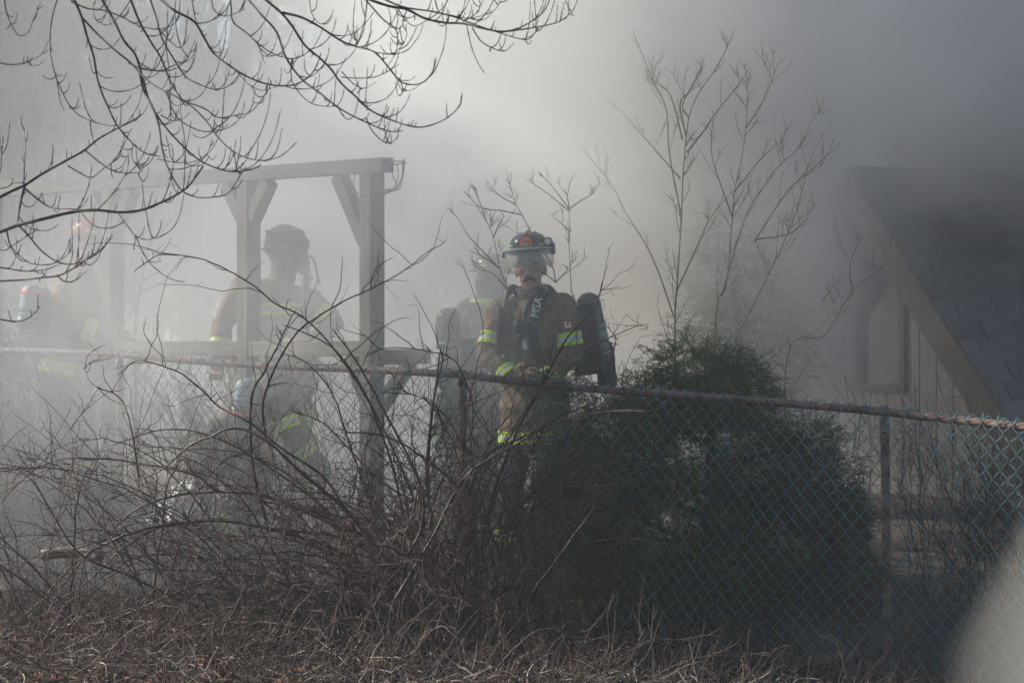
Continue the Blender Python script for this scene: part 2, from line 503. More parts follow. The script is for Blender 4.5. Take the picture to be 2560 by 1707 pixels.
# ------------------------------------------------------------------ steep gabled house on the right
PHI = R(34)
def make_house():
    pk = S(2133, 428, 27.0)
    r = Vector((math.cos(PHI), math.sin(PHI), 0)); g = Vector((math.sin(PHI), -math.cos(PHI), 0))
    tanp = 1.06; LEN = 6.0; HALF = 2.55
    root = empty('gabled_house', (pk.x, pk.y, 0.2))
    tag(root, 'steep roofed house with slate blue shingles and pale board siding in the smoke', 'house')
    inv = Matrix.Translation(-Vector(root.location))
    def part(name, mb, mat, par=root, bev=0):
        me = mb.mesh(name); me.transform(inv)
        o = link(name, me, mat, par)
        if bev: bevel(o, bev)
        return o
    sl = (g * 1.0 + Vector((0, 0, -tanp))).normalized()      # down the near slope
    slL = (-g + Vector((0, 0, -tanp))).normalized()
    nrm = r.cross(sl); nrm = nrm if nrm.z > 0 else -nrm
    nrmL = r.cross(slL); nrmL = nrmL if nrmL.z > 0 else -nrmL
    slope_len = HALF * math.sqrt(1 + tanp * tanp)
    # roof decks
    roof = part('roof', MB().beam(pk + sl * (slope_len / 2) - nrm * 0.03, pk + sl * (slope_len / 2) - nrm * 0.03 + r * LEN, slope_len, 0.04, nrm), M['darkgap'])
    mbl = MB().beam(pk + slL * (slope_len / 2) - nrmL * 0.03, pk + slL * (slope_len / 2) - nrmL * 0.03 + r * LEN, slope_len, 0.04, nrmL)
    for k in range(18):
        c = pk + slL * (k * 0.2 + 0.11) + nrmL * 0.004
        mbl.beam(c, c + r * LEN, 0.23, 0.012, (nrmL + slL * -0.05).normalized())
    roof2 = part('roof', mbl, M['shingle'])
    # shingles: courses of proud pieces on the near slope
    EXP, WID = 0.205, 0.285
    proto = MB().box((0, 0, 0), (WID - 0.004, EXP + 0.02, 0.036)).mesh('shingle')
    proto.materials.append(M['shingle']); proto.polygons.foreach_set('use_smooth', np.zeros(6, dtype=bool))
    rr = random.Random(3)
    rows = int(slope_len / EXP)
    cnt = 0
    for i in range(rows + 1):
        for j in range(16):
            if cnt >= 298: break
            off = (i % 2) * WID * 0.5 + rr.uniform(-0.02, 0.02)
            along = j * WID + off + WID * 0.5 - 0.02
            down = i * EXP + EXP / 2 + rr.uniform(-0.003, 0.003)
            if along > 4.6: continue
            half = (i % 2 == 1 and j == 0)
            tilt = -0.075 + rr.uniform(-0.012, 0.012)
            c = pk + sl * down + r * along + nrm * (0.012 + rr.uniform(0, 0.004))
            xa = r; ya = (-sl); za = nrm
            m3 = Matrix((xa, ya, za)).transposed()
            m3 = m3 @ Matrix.Rotation(rr.uniform(-0.008, 0.008), 3, 'Z') @ Matrix.Rotation(-tilt * 2.4, 3, 'X')
            o = bpy.data.objects.new('shingle', proto); COL.objects.link(o)
            o.parent = roof
            o.matrix_local = Matrix.Translation(c - Vector(root.location)) @ m3.to_4x4()
            cnt += 1
            if half:      # half piece that closes the odd course at the rake
                o = bpy.data.objects.new('shingle', proto); COL.objects.link(o); o.parent = roof
                c2 = pk + sl * down + r * (WID * 0.25 - 0.03) + nrm * 0.012
                o.matrix_local = Matrix.Translation(c2 - Vector(root.location)) @ m3.to_4x4() @ Matrix.Diagonal((0.5, 1, 1, 1))
                cnt += 1
    part('ridge_cap', MB().beam(pk + Vector((0, 0, 0.02)), pk + r * LEN + Vector((0, 0, 0.02)), 0.16, 0.03), M['shingle'])
    # barge boards along both rakes
    for s_, n_ in ((sl, nrm), (slL, nrmL)):
        c0 = pk - r * 0.03 - n_ * 0.11 + s_ * 0.0; c1 = c0 + s_ * (slope_len + 0.02)
        part('barge_board', MB().beam(c0, c1, 0.035, 0.24, n_), M['fascia'], roof if s_ is sl else roof2, 0.004)
        c0 = pk - r * 0.055 - n_ * 0.018; c1 = c0 + s_ * (slope_len + 0.02)
        part('rake_trim', MB().beam(c0, c1, 0.03, 0.06, n_), M['fascia'], roof if s_ is sl else roof2, 0.003)
    # gable wall of vertical boards, set back under the rake
    W0 = pk + r * 0.34
    vv = []
    for dep in (0.045, 0.075):
        for gv, zz in ((-2.2, 0.1), (2.2, 0.1), (2.2, pk.z - 2.2 * tanp - 0.2), (0, pk.z - 0.2), (-2.2, pk.z - 2.2 * tanp - 0.2)):
            p_ = W0 + g * gv + r * dep; vv.append((p_.x, p_.y, zz))
    me = bpy.data.meshes.new('wall'); me.from_pydata(vv, [], [(4, 3, 2, 1, 0), (5, 6, 7, 8, 9)] + [(i, (i + 1) % 5, (i + 1) % 5 + 5, i + 5) for i in range(5)]); me.update(); me.transform(inv)
    wall = link('wall', me, M['darkgap'], root)
    bw = 0.195
    k = -13
    zbot = 0.1
    # window extents on the wall plane, from the photograph
    def onwall(px, py):
        d = S(px, py, 1.0) - Vector((0, 0, EYE)); t = (W0 - Vector((0, 0, EYE))).dot(r) / d.dot(r)
        p = Vector((0, 0, EYE)) + d * t
        return (p - W0).dot(g), p.z
    gr, zlo = onwall(2262, 965)
    gl = gr - 1.15
    ztop = onwall(2262, 655)[1]
    for k in range(-13, 14):
        a, b = k * bw, (k + 1) * bw - 0.012
        def roofz(gv): return pk.z - abs(gv) * tanp - 0.16
        segs = []
        if b > gl and a < gr:
            segs = [(a, b, zbot, zlo, zlo), (a, b, ztop, roofz(a), roofz(b))]
            if b > gr: segs = [(a, gr, zbot, zlo, zlo), (a, gr, ztop, roofz(a), roofz(gr)), (gr + 0.004, b, zbot, roofz(gr), roofz(b))]
        else:
            segs = [(a, b, zbot, roofz(a), roofz(b))]
        for a_, b_, z0, za, zb_ in segs:
            if za <= z0 + 0.03 or zb_ <= z0 + 0.03: continue
            vv = []
            for dep in (0.0, 0.022):
                for gv, zz in ((a_, z0), (b_, z0), (b_, zb_), (a_, za)):
                    p = W0 + g * gv + r * dep; vv.append((p.x, p.y, zz))
            fc = [[0, 1, 2, 3], [7, 6, 5, 4], [0, 4, 5, 1], [1, 5, 6, 2], [2, 6, 7, 3], [3, 7, 4, 0]]
            part('board', MB().add(vv, fc), M['siding'], wall)
    # window: dark frame, glass, one mullion
    def P(gv, z, dep): 
        p = W0 + g * gv - r * dep; return Vector((p.x, p.y, z))
    win = part('window', MB().beam(P(gl, (zlo + ztop) / 2, -0.03), P(gr, (zlo + ztop) / 2, -0.03), 0.01, ztop - zlo), M['glass'])
    fw = 0.075
    for gv in (gl - 0.01, gr - fw / 2 + 0.03, (gl + gr) / 2):
        part('frame', MB().beam(P(gv - fw / 2, (zlo + ztop) / 2, 0.012), P(gv + fw / 2, (zlo + ztop) / 2, 0.012), 0.045, ztop - zlo + 0.06), M['frame'], win, 0.003)
    for z in (zlo - 0.01, ztop + 0.01):
        part('sill' if z < ztop else 'frame', MB().beam(P(gl - 0.04, z, 0.0155), P(gr + 0.04, z, 0.0155), 0.05, 0.05), M['frame'], win, 0.003)
    # far side wall under the near eave
    e = pk + g * (HALF - 0.35)
    part('wall', MB().beam((e.x + r.x * .4, e.y + r.y * .4, 0.15), (e.x + r.x * LEN, e.y + r.y * LEN, 0.15), 0.1, 0.5), M['siding'])
make_house()

# concrete edge of the raised patio behind the fence
def make_edge():
    mb = MB()
    a = Vector((-2.2, 26.9, 0.58)); b = Vector((1.4, 25.6, 0.58))
    mb.beam(a, b, 0.9, 0.30)
    mb.beam(a + Vector((-.03, -.06, 0.185)), b + Vector((0.03, -.06, 0.185)), 0.98, 0.07)
    o = mb.build('patio_edge', M['concrete'])
    bevel(o, 0.012)
    tag(o, 'low concrete patio kerb behind the pergola post in pale smoke', 'kerb')
make_edge()

# pale picket close to the lens
def make_picket():
    Y = 0.36
    def q(xd, yd): 
        p = D(xd, yd, Y); return p.x, p.z
    x0, z0 = q(2400, 1568); x1, z1 = q(2600, 1215)
    sl = (z1 - z0) / (x1 - x0)
    xm = x0 + 0.09; top = z0 + sl * 0.09
    xr = x0 + 0.18
    out = [(x0, 0.0), (xr, 0.0), (xr, z0), (xm, top), (x0, z0)]
    v = []; 
    for y in (Y, Y + 0.018):
        for x, z in out: v.append((x, y, z))
    n = 5
    me = bpy.data.meshes.new('picket')
    me.from_pydata(v, [], [tuple(range(n)), tuple(reversed(range(n, 2 * n)))] + [(i, (i + n), (i + 1) % n + n, (i + 1) % n) for i in range(n)])
    me.update()
    o = link('picket', me, M['picket'])
    tag(o, 'blurred pale grey pointed board close to the camera at the lower corner', 'board')
make_picket()
# ------------------------------------------------------------------ bare woody plants
def unit(v): return v / np.maximum(np.linalg.norm(v, axis=-1, keepdims=True), 1e-9)

def curl_twigs(starts, dirs, lens, r0, up=(0, 0, 1), k=0.16, P=14, wig=0.10, buds=True, rg=rng, drop=0.0):
    """vectorised twigs that leave along dirs and bend towards up"""
    N = len(starts); up = np.asarray(up, float)
    path = np.empty((N, P, 3)); path[:, 0] = starts
    d = unit(np.asarray(dirs, float)); st = (np.asarray(lens) / (P - 1))[:, None]
    for i in range(1, P):
        d = unit(d + k * (up - d * (d @ up)[:, None]) + rg.normal(0, wig, d.shape))
        path[:, i] = path[:, i - 1] + d * st
    t = np.linspace(0, 1, P)[None]
    rad = np.asarray(r0)[:, None] * (1 - 0.55 * t)
    if buds:
        ph = rg.integers(0, 3, (N, 1))
        rad = rad * np.where((np.arange(P)[None] + ph) % 3 == 0, 1.5, 1.0)
        rad[:, -2] = np.asarray(r0) * 0.85
    rad[:, -1] = rad[:, -1] * 0.25
    return path, rad

def along(Q, t):
    """points and tangents at fractions t of polyline Q"""
    L = np.r_[0, np.cumsum(np.linalg.norm(np.diff(Q, axis=0), axis=1))]
    s = np.asarray(t) * L[-1]
    p = np.stack([np.interp(s, L, Q[:, k]) for k in range(3)], -1)
    e = 0.02 * L[-1]
    a = np.stack([np.interp(np.clip(s - e, 0, L[-1]), L, Q[:, k]) for k in range(3)], -1)
    b = np.stack([np.interp(np.clip(s + e, 0, L[-1]), L, Q[:, k]) for k in range(3)], -1)
    return p, unit(b - a), L[-1]

class Plant:
    def __init__(self, name, loc, label, cat, group=None):
        self.o = empty(name, loc); tag(self.o, label, cat, group)
        self.inv = Matrix.Translation(-Vector(loc))
    def part(self, name, mb, mat, par=None, smooth=True, kind=None):
        me = mb.mesh(name); me.transform(self.inv)
        o = link(name, me, mat, par or self.o, smooth)
        if kind: o['kind'] = kind
        return o

# ---- the big tree whose boughs hang into the top left of the view
def make_big_tree():
    rg = np.random.default_rng(21)
    TX, TY = -4.1, 15.4
    tz = float(gh(TX, TY))
    T = Plant('bare_tree', (TX, TY, tz), 'large bare tree whose drooping budded boughs hang in from the upper corner', 'tree')
    trunk = [(TX, TY, tz - 0.2), (TX + 0.03, TY, 1.2), (TX + 0.10, TY + 0.05, 2.6), (TX + 0.05, TY, 4.2), (TX + 0.2, TY + .1, 6.5)]
    T.part('trunk', MB().tube(trunk, [0.24, 0.19, 0.165, 0.14, 0.09], 24, 14), M['bark'])
    limb_hi = [(TX + 0.05, TY, 3.7), (-3.0, 15.2, 4.05), (-2.0, 15.0, 4.1), (-1.0, 14.9, 3.95), (0.0, 14.8, 3.72), (0.9, 14.7, 3.55)]
    limb_lo = [(TX + 0.08, TY, 1.9), (-3.4, 15.2, 2.05), (-2.75, 15.0, 2.12), (-2.45, 14.95, 2.14)]
    T.part('limb', MB().tube(limb_hi, [0.075, 0.055, 0.04, 0.028, 0.018, 0.008], 40, 10), M['bark'])
    T.part('limb', MB().tube(limb_lo, [0.06, 0.045, 0.028, 0.02], 24, 10), M['bark'])
    LH = resample(limb_hi, 60)
    c1 = [
        ([(262, 0), (240, 80), (230, 180), (238, 280), (275, 400), (340, 510), (430, 560), (520, 578), (600, 560), (655, 525), (682, 475)], 3.6),
        ([(300, -60), (340, 0), (375, 80), (400, 170), (430, 260), (445, 350), (465, 420), (500, 500), (540, 580), (610, 660), (670, 705), (740, 720)], 6.5),
        ([(375, 80), (440, 150), (520, 225), (600, 290), (650, 345), (720, 400), (800, 440), (880, 490), (950, 560), (1000, 630), (1070, 695), (1150, 730), (1230, 735), (1300, 710), (1365, 650)], 5.0),
        ([(460, -40), (470, 0), (520, 90), (570, 190), (620, 250), (650, 340), (680, 450), (720, 530), (790, 620), (870, 700), (940, 750), (1040, 785), (1120, 785), (1180, 770), (1202, 752)], 7.0),
        ([(585, -40), (600, 0), (640, 100), (690, 190), (740, 270), (780, 370), (830, 450), (880, 490)], 6.0),
        ([(640, 330), (660, 420), (700, 490), (730, 580), (745, 690), (775, 780), (830, 870), (900, 905), (980, 905), (1050, 885), (1110, 795)], 5.5),
        ([(690, -30), (690, 0), (720, 90), (740, 170), (790, 260), (850, 350), (920, 390), (990, 412), (1050, 395), (1100, 340)], 5.2),
        ([(720, -30), (740, 0), (800, 50), (890, 100), (940, 180), (980, 245), (1050, 300), (1120, 345), (1200, 380), (1280, 395), (1350, 390), (1410, 360), (1450, 310), (1475, 240)], 6.6),
        ([(870, -30), (880, 0), (900, 100), (930, 170)], 4.5),
        ([(1050, -40), (1060, 20), (1070, 100), (1130, 150), (1190, 205), (1260, 250), (1340, 270), (1400, 255)], 4.2),
        ([(1120, -30), (1140, 0), (1200, 70), (1270, 150), (1310, 260), (1380, 360), (1470, 430), (1568, 505), (1698, 570), (1790, 605), (1850, 600)], 6.2),
        ([(1200, -30), (1220, 0), (1290, 60), (1340, 120), (1400, 210), (1470, 270), (1520, 320), (1568, 385), (1628, 440), (1698, 505), (1768, 540), (1848, 570), (1928, 585), (2008, 565), (2068, 530), (2113, 480), (2120, 425)], 6.6),
        ([(1300, 60), (1380, 80), (1460, 120), (1568, 190), (1638, 215), (1718, 240), (1783, 310), (1838, 375), (1898, 390), (1948, 375), (1988, 325), (2003, 265)], 6.6),
        ([(-30, 1075), (0, 1065), (80, 1035), (200, 1005), (330, 975), (440, 965), (550, 975), (650, 965), (740, 930), (800, 900), (860, 860), (900, 810), (935, 760)], 9.5),
        ([(-30, 920), (0, 905), (60, 875), (115, 850), (200, 795), (290, 745), (380, 695), (450, 640), (520, 600), (600, 560), (660, 520)], 8.0),
        ([(115, 850), (95, 930), (80, 1030)], 7.5),
        ([(120, 870), (180, 920), (240, 955), (330, 960), (440, 967)], 5.0),
        ([(80, 1030), (130, 1080), (190, 1150), (270, 1205), (350, 1210), (440, 1170), (490, 1120), (515, 1065)], 4.6),
        ([(30, 1055), (50, 1130), (110, 1190), (170, 1215), (260, 1205), (330, 1150)], 4.2),
        ([(-30, 1290), (0, 1290), (100, 1285), (190, 1275), (270, 1265), (340, 1230), (400, 1190), (480, 1130), (522, 1078)], 5.0),
        ([(-30, 1455), (0, 1465), (60, 1475), (110, 1470), (150, 1445), (185, 1405)], 4.0),
        ([(540, 975), (580, 1030), (620, 1080), (670, 1100), (710, 1090), (732, 1058)], 3.6),
        ([(262, 1265), (300, 1293), (350, 1285), (400, 1240)], 3.4),
        ([(-20, 1225), (50, 1235), (120, 1245), (220, 1235), (300, 1200)], 4.0),
        ([(15, -20), (20, 0), (30, 60), (60, 130), (90, 165), (130, 150), (150, 100), (188, 10)], 3.6),
        ([(-20, 285), (0, 290), (60, 298), (120, 285), (190, 250), (226, 182)], 3.6),
        ([(120, 285), (150, 302), (180, 298), (205, 280)], 3.0),
        ([(-20, 870), (30, 860), (70, 840), (130, 845)], 3.4),
        ([(110, 850), (112, 760), (118, 660), (108, 575)], 3.4),
        ([(-20, 830), (2, 780), (8, 700), (14, 620)], 3.6),
        ([(-20, 1140), (20, 1150), (70, 1120), (130, 1080), (180, 1050)], 3.4),
        ([(310, 760), (360, 790), (420, 815), (480, 770), (540, 730), (566, 705)], 3.4),
        ([(390, 690), (450, 740), (520, 785), (600, 795), (650, 785), (665, 745)], 3.6),
        ([(450, 960), (500, 910), (545, 850), (580, 790), (592, 735)], 3.4),
        ([(600, 0), (560, 60), (500, 115), (450, 100), (430, 60), (430, 0)], 3.0),
        ([(330, 10), (400, 40), (480, 50), (560, 80), (640, 120), (730, 135), (800, 110), (835, 60)], 4.2),
        ([(720, 130), (780, 190), (820, 220), (850, 200), (870, 160)], 3.2),
        ([(590, 290), (660, 320), (740, 325), (800, 300), (850, 280), (900, 180)], 3.4),
        ([(770, 430), (790, 500), (830, 555), (900, 595), (960, 605), (1000, 580), (1025, 575)], 3.6),
        ([(860, 470), (940, 500), (1000, 540), (1080, 530), (1150, 515), (1200, 460), (1225, 420)], 3.8),
        ([(740, 530), (790, 555), (840, 545), (875, 515)], 3.2),
        ([(720, 730), (800, 745), (880, 745), (940, 715), (970, 660), (968, 630)], 3.2),
        ([(610, 665), (605, 720), (630, 765), (655, 785)], 2.8),
        ([(1070, 700), (1085, 750), (1110, 780), (1135, 785)], 2.8),
        ([(900, 110), (960, 100), (1010, 60), (1030, 20)], 3.2),
        ([(970, 0), (985, 50), (1030, 75), (1090, 60), (1130, 40)], 3.2),
        ([(1100, 345), (1150, 395), (1200, 415), (1250, 405), (1300, 390)], 3.0),
        ([(1340, 270), (1335, 330), (1350, 395), (1420, 470), (1500, 490), (1535, 485)], 3.6),
        ([(1190, 205), (1200, 250), (1240, 262), (1270, 250)], 2.8),
        ([(1420, 0), (1430, 60), (1460, 105), (1500, 110), (1530, 70)], 3.0),
    ]
    c2 = [
        ([(100, -20), (130, 0), (220, 30), (300, 45), (380, 85), (470, 105), (560, 110), (640, 130), (720, 145), (800, 135), (880, 95), (930, 50), (957, -5)], 7.0),
        ([(150, -30), (200, 0), (290, 35), (420, 55), (520, 80), (600, 110), (720, 150), (830, 180), (890, 150), (907, 118)], 4.6),
        ([(600, 130), (640, 190), (700, 225), (750, 235), (792, 198)], 3.6),
        ([(720, 150), (800, 140), (900, 125), (1000, 100), (1060, 50), (1087, -8)], 4.4),
        ([(118, 0), (105, 100), (75, 190), (55, 150)], 3.4),
        ([(110, 0), (190, 90), (250, 140), (252, 230), (210, 310)], 3.8),
        ([(560, 100), (620, 60), (652, -5)], 3.2),
        ([(425, -10), (450, 60), (500, 70), (590, 85), (700, 50), (732, -8)], 3.4),
        ([(113, 545), (140, 600), (190, 650), (230, 655), (263, 625)], 3.0),
        ([(250, 30), (300, 100), (340, 120), (400, 90)], 3.0),
        ([(0, 355), (70, 360), (150, 355), (210, 330), (270, 292)], 3.4),
        ([(0, 330), (60, 390), (110, 405), (165, 370)], 3.0),
        ([(150, 240), (220, 250), (260, 230), (292, 190)], 3.0),
        ([(270, 370), (285, 410), (320, 415), (360, 390)], 2.8),
        ([(300, 45), (280, 110), (300, 160), (270, 220)], 2.8),
    ]
    items = [(C1, p, w) for p, w in c1] + [(C2, p, w) for p, w in c2]
    allQ = []
    for bi, (cv, pts, w) in enumerate(items):
        src = [cv(*p) for p in pts]
        y0 = 14.9 + rg.normal(0, 0.45)
        # children share the depth of the branch they leave
        if allQ:
            best = None
            for (sq, dq) in allQ:
                dd = np.hypot(sq[:, 0] - src[0][0], sq[:, 1] - src[0][1]); k = dd.argmin()
                if dd[k] < 7 and (best is None or dd[k] < best[0]): best = (dd[k], dq[k])
            if best: y0 = best[1]
        n = len(src)
        ys = y0 + np.cumsum(rg.normal(0, 0.07, n)) * 1.0 + np.linspace(0, rg.normal(0, 0.35), n)
        ys[0] = y0
        W = np.array([tuple(S(px, py, yy)) for (px, py), yy in zip(src, ys)])
        Q = resample(W, max(16, n * 5))
        sq = resample(np.array([(a, b, 0) for a, b in src]), len(Q)); dq = Q[:, 1]
        allQ.append((sq, dq))
        r0 = w / 583.0 * 0.5
        L = len(Q)
        rad = r0 * (1 - 0.62 * np.linspace(0, 1, L))
        rad = rad * (1 + 0.35 * (np.arange(L) % 5 == 0) * np.linspace(0.3, 1, L))
        rad[-2] *= 1.3; rad[-1] *= 0.3
        mb = MB()
        if src[0][1] < 8:      # hang it from the high limb above the frame
            k = np.linalg.norm(LH - (W[0] + np.array([-0.25, 0, 0])), axis=1).argmin()
            top = LH[k]; mid = (top + W[0]) / 2 + np.array([-0.03, 0, 0.06])
            con = resample(np.vstack([top, mid, W[0]]), 8)
            mb.tube(con, [r0 * 1.3, r0], 8, 7)
        if src[0][0] < -3:
            k = np.array([-2.55, 15.0, 2.12]); mid = (k + W[0]) / 2 + np.array([0, 0, 0.05])
            mb.tube(np.vstack([k, mid, W[0]]), [r0 * 1.3, r0], 8, 7)
        mb.tube(Q, rad, None, 7)
        b = T.part('branch', mb, M['bark'])
        # side twigs in loose pairs, curling upward
        length = np.linalg.norm(np.diff(Q, axis=0), axis=1).sum()
        nt_ = int(length / 0.085)
        if nt_ < 1: continue
        t = np.sort(rg.uniform(0.22, 0.97, nt_))
        p, tg, _ = along(Q, t)
        side = unit(rg.normal(0, 1, (nt_, 3)) * np.array([1, 0.8, 1]) + 0.15)
        d = unit(tg * 0.75 + side * 0.75 + np.array([0.05, 0, -0.12]))
        ln = rg.choice([0.03, 0.05, 0.08, 0.13, 0.20, 0.28], nt_, p=[.2, .25, .22, .17, .1, .06]) * rg.uniform(0.8, 1.3, nt_)
        pa, ra = curl_twigs(p, d, ln, np.full(nt_, 0.0023), k=0.19, P=12, wig=0.05, rg=rg)
        T.part('twigs', MB().many(pa, ra, 5), M['bark'], b, kind='stuff')
make_big_tree()

# ---- saplings: traced stems with V-forked twigs
def make_sapling(label, Y, stems, w, mat, dens, seed, group='bare saplings standing in the smoke', reach=1.0, yspread=0.25, name='bare_sapling'):
    rg = np.random.default_rng(seed)
    x0, y0 = stems[0][0]
    b = S(x0, y0, Y); gz = float(gh(b.x, b.y))
    T = Plant(name, (b.x, b.y, gz), label, 'tree', group)
    sc = Y / FPX
    for k, pts in enumerate(stems):
        n = len(pts)
        dy = rg.normal(0, yspread)
        W = np.array([tuple(S(px, py, Y + dy * i / max(n - 1, 1))) for i, (px, py) in enumerate(pts)])
        if k == 0:
            W = np.vstack([[W[0][0] + 0.02, W[0][1], gz - 0.05], W])
        else:
            W[:, 1] += 0
        Q = resample(W, 40)
        r0 = w * sc * 0.5 * (1.0 if k == 0 else 0.72)
        rad = r0 * (1 - 0.72 * np.linspace(0, 1, 40)); rad *= 1 + 0.3 * (np.arange(40) % 6 == 0); rad[-1] *= 0.4
        s = T.part('stem', MB().tube(Q, rad, None, 7), mat)
        L = np.linalg.norm(np.diff(Q, axis=0), axis=1).sum()
        m = max(2, int(L * dens))
        t = rg.uniform(0.3, 0.97, m)
        p, tg, _ = along(Q, t)
        a = rg.uniform(0, 2 * np.pi, m)
        side = np.stack([np.cos(a), 0.7 * np.sin(a), 0.25 + 0 * a], -1)
        d = unit(tg * 0.8 + side * 0.8)
        ln = rg.uniform(0.10, 0.42, m) * reach * (1.2 - t)
        pa, ra = curl_twigs(p, d, ln, np.full(m, max(0.0018, r0 * 0.32)), k=0.06, P=9, wig=0.05, rg=rg)
        mb = MB().many(pa, ra, 5)
        # forked tips
        m2 = m * 3
        idx = rg.integers(0, m, m2); j = rg.integers(3, 9, m2)
        p2 = pa[idx, j]; t2 = unit(pa[idx, j] - pa[idx, j - 1])
        d2 = unit(t2 + unit(rg.normal(0, 1, (m2, 3)) * np.array([1, .7, .8])) * 0.7)
        pb, rb = curl_twigs(p2, d2, rg.uniform(0.03, 0.13, m2) * reach, np.full(m2, 0.0014), k=0.08, P=6, wig=0.05, rg=rg)
        mb.many(pb, rb, 4)
        T.part('twigs', mb, mat, s, kind='stuff')
def dpx(l): return [(a * DS, b * DS) for a, b in l]
def k2(l): return [C2(*p) for p in l]
def c3(l): return [(1706 + a / 1.836, b / 1.836) for a, b in l]
make_sapling('tall pale bare sapling rising behind the evergreen bush, left of the leaning roof', 22.15, [
    c3([(-35, 1560), (-20, 1250), (-5, 1000), (5, 780), (30, 540), (80, 420), (145, 330), (200, 230), (245, 120)]),
    c3([(-5, 1000), (-60, 700), (-75, 500), (-140, 360), (-210, 190), (-230, 130)]),
    c3([(30, 540), (0, 490), (40, 400), (95, 300)]),
    c3([(0, 640), (-55, 440), (-110, 380), (-150, 290)]),
    c3([(20, 700), (100, 600), (160, 510), (250, 400), (310, 310)]),
    c3([(-10, 820), (-150, 660), (-220, 580), (-280, 510)]),
    c3([(15, 620), (-10, 480), (40, 410), (80, 320)]),
    c3([(-30, 1480), (-110, 1250), (-170, 1120), (-270, 960), (-310, 870), (-370, 790), (-484, 650)]),
    c3([(-25, 1330), (60, 1150), (130, 1000), (240, 870)]),
], 6.5, M['palebark'], 7, 31)
make_sapling('forked pale bare sapling beside the tallest one, spreading toward the smoky roof', 21.7, [
    c3([(150, 1500), (200, 1310), (220, 1120), (240, 880), (270, 740), (295, 560), (300, 400), (315, 310)]),
    c3([(240, 880), (370, 720), (470, 640)]), c3([(290, 590), (350, 500), (400, 400), (440, 290), (480, 265)]),
    c3([(240, 1560), (350, 1350), (470, 1100), (520, 980), (600, 700), (690, 560)]),
    c3([(180, 1360), (290, 1000), (420, 790), (530, 680), (600, 545), (648, 505)]),
    c3([(330, 1110), (480, 880), (570, 800), (690, 690), (735, 640)]),
    c3([(230, 1000), (140, 735), (130, 600), (75, 560)]), c3([(330, 1100), (500, 1070), (590, 970)]),
], 5, M['palebark'], 8, 32)
make_sapling('thin leaning bare sapling with sparse twigs over the pale siding', 21.7, [
    c3([(480, 1640), (650, 1540), (780, 1340), (940, 1210), (1075, 1120), (1170, 1040)]),
    c3([(780, 1340), (770, 1210), (830, 1070)]), c3([(700, 1440), (640, 1390), (680, 1330)]),
    c3([(900, 1240), (960, 1110), (1000, 1010)]),
], 4.5, M['palebark'], 5, 33)
q1 = lambda l: [(1060 + a / 3.92, 560 + b / 3.92) for a, b in l]
make_sapling('bare sapling crossing in front of the helmeted firefighter with fanned twigs', 20.55, [
    q1([(1160, 1300), (1000, 930), (850, 680), (745, 440), (680, 130), (610, -40), (560, -180), (470, -430)]),
    q1([(745, 440), (560, 250), (430, 110), (350, -30), (250, -150)]),
    q1([(740, 430), (590, 330), (430, 250)]), q1([(850, 690), (690, 500), (540, 440), (455, 390)]),
    q1([(680, 130), (740, 0), (790, -80)]),
    q1([(1290, 570), (1250, 400), (1050, 80), (960, -90), (900, -200), (840, -400), (790, -560)]),
    q1([(960, -90), (760, -130), (560, -160), (390, -330)]), q1([(900, -190), (740, -280), (600, -440)]),
    q1([(1290, 570), (1190, 490), (1080, 450)]), q1([(1290, 570), (1400, 460), (1420, 430)]),
    q1([(1240, 420), (1000, 160), (780, 0)]),
], 4.6, M['palebark'], 6, 34, reach=0.6)
make_sapling('slim upright bare sapling with a forked top above the helmet lamp', 20.65, [
    q1([(1490, 960), (1450, 700), (1430, 400), (1422, 100), (1425, -130)]),
    k2([(1045, 970), (960, 900), (870, 835), (860, 815)]), k2([(1045, 960), (970, 860), (905, 790)]), k2([(1045, 960), (1100, 920), (1150, 890), (1190, 835)]),
    k2([(1045, 960), (1035, 900), (1022, 860)]), k2([(1047, 1060), (1000, 1020), (955, 980)]),
], 4.6, M['palebark'], 5, 35, reach=0.5)
make_sapling('faint forked sapling in thick smoke left of the mask wearer', 24.6, [
    C := [C1(620, 1560), C1(640, 1350), C1(660, 1240), C1(680, 1140), C1(640, 1050), C1(600, 940), C1(540, 800)],
    [C1(680, 1140), C1(760, 1040), C1(850, 970), C1(930, 900)], [C1(690, 1120), C1(700, 1000), C1(720, 900)],
    [C1(650, 1290), C1(760, 1230), C1(900, 1180)], [C1(640, 1340), C1(740, 1300), C1(790, 1230)],
], 8, M['palebark'], 5, 36, reach=0.9)

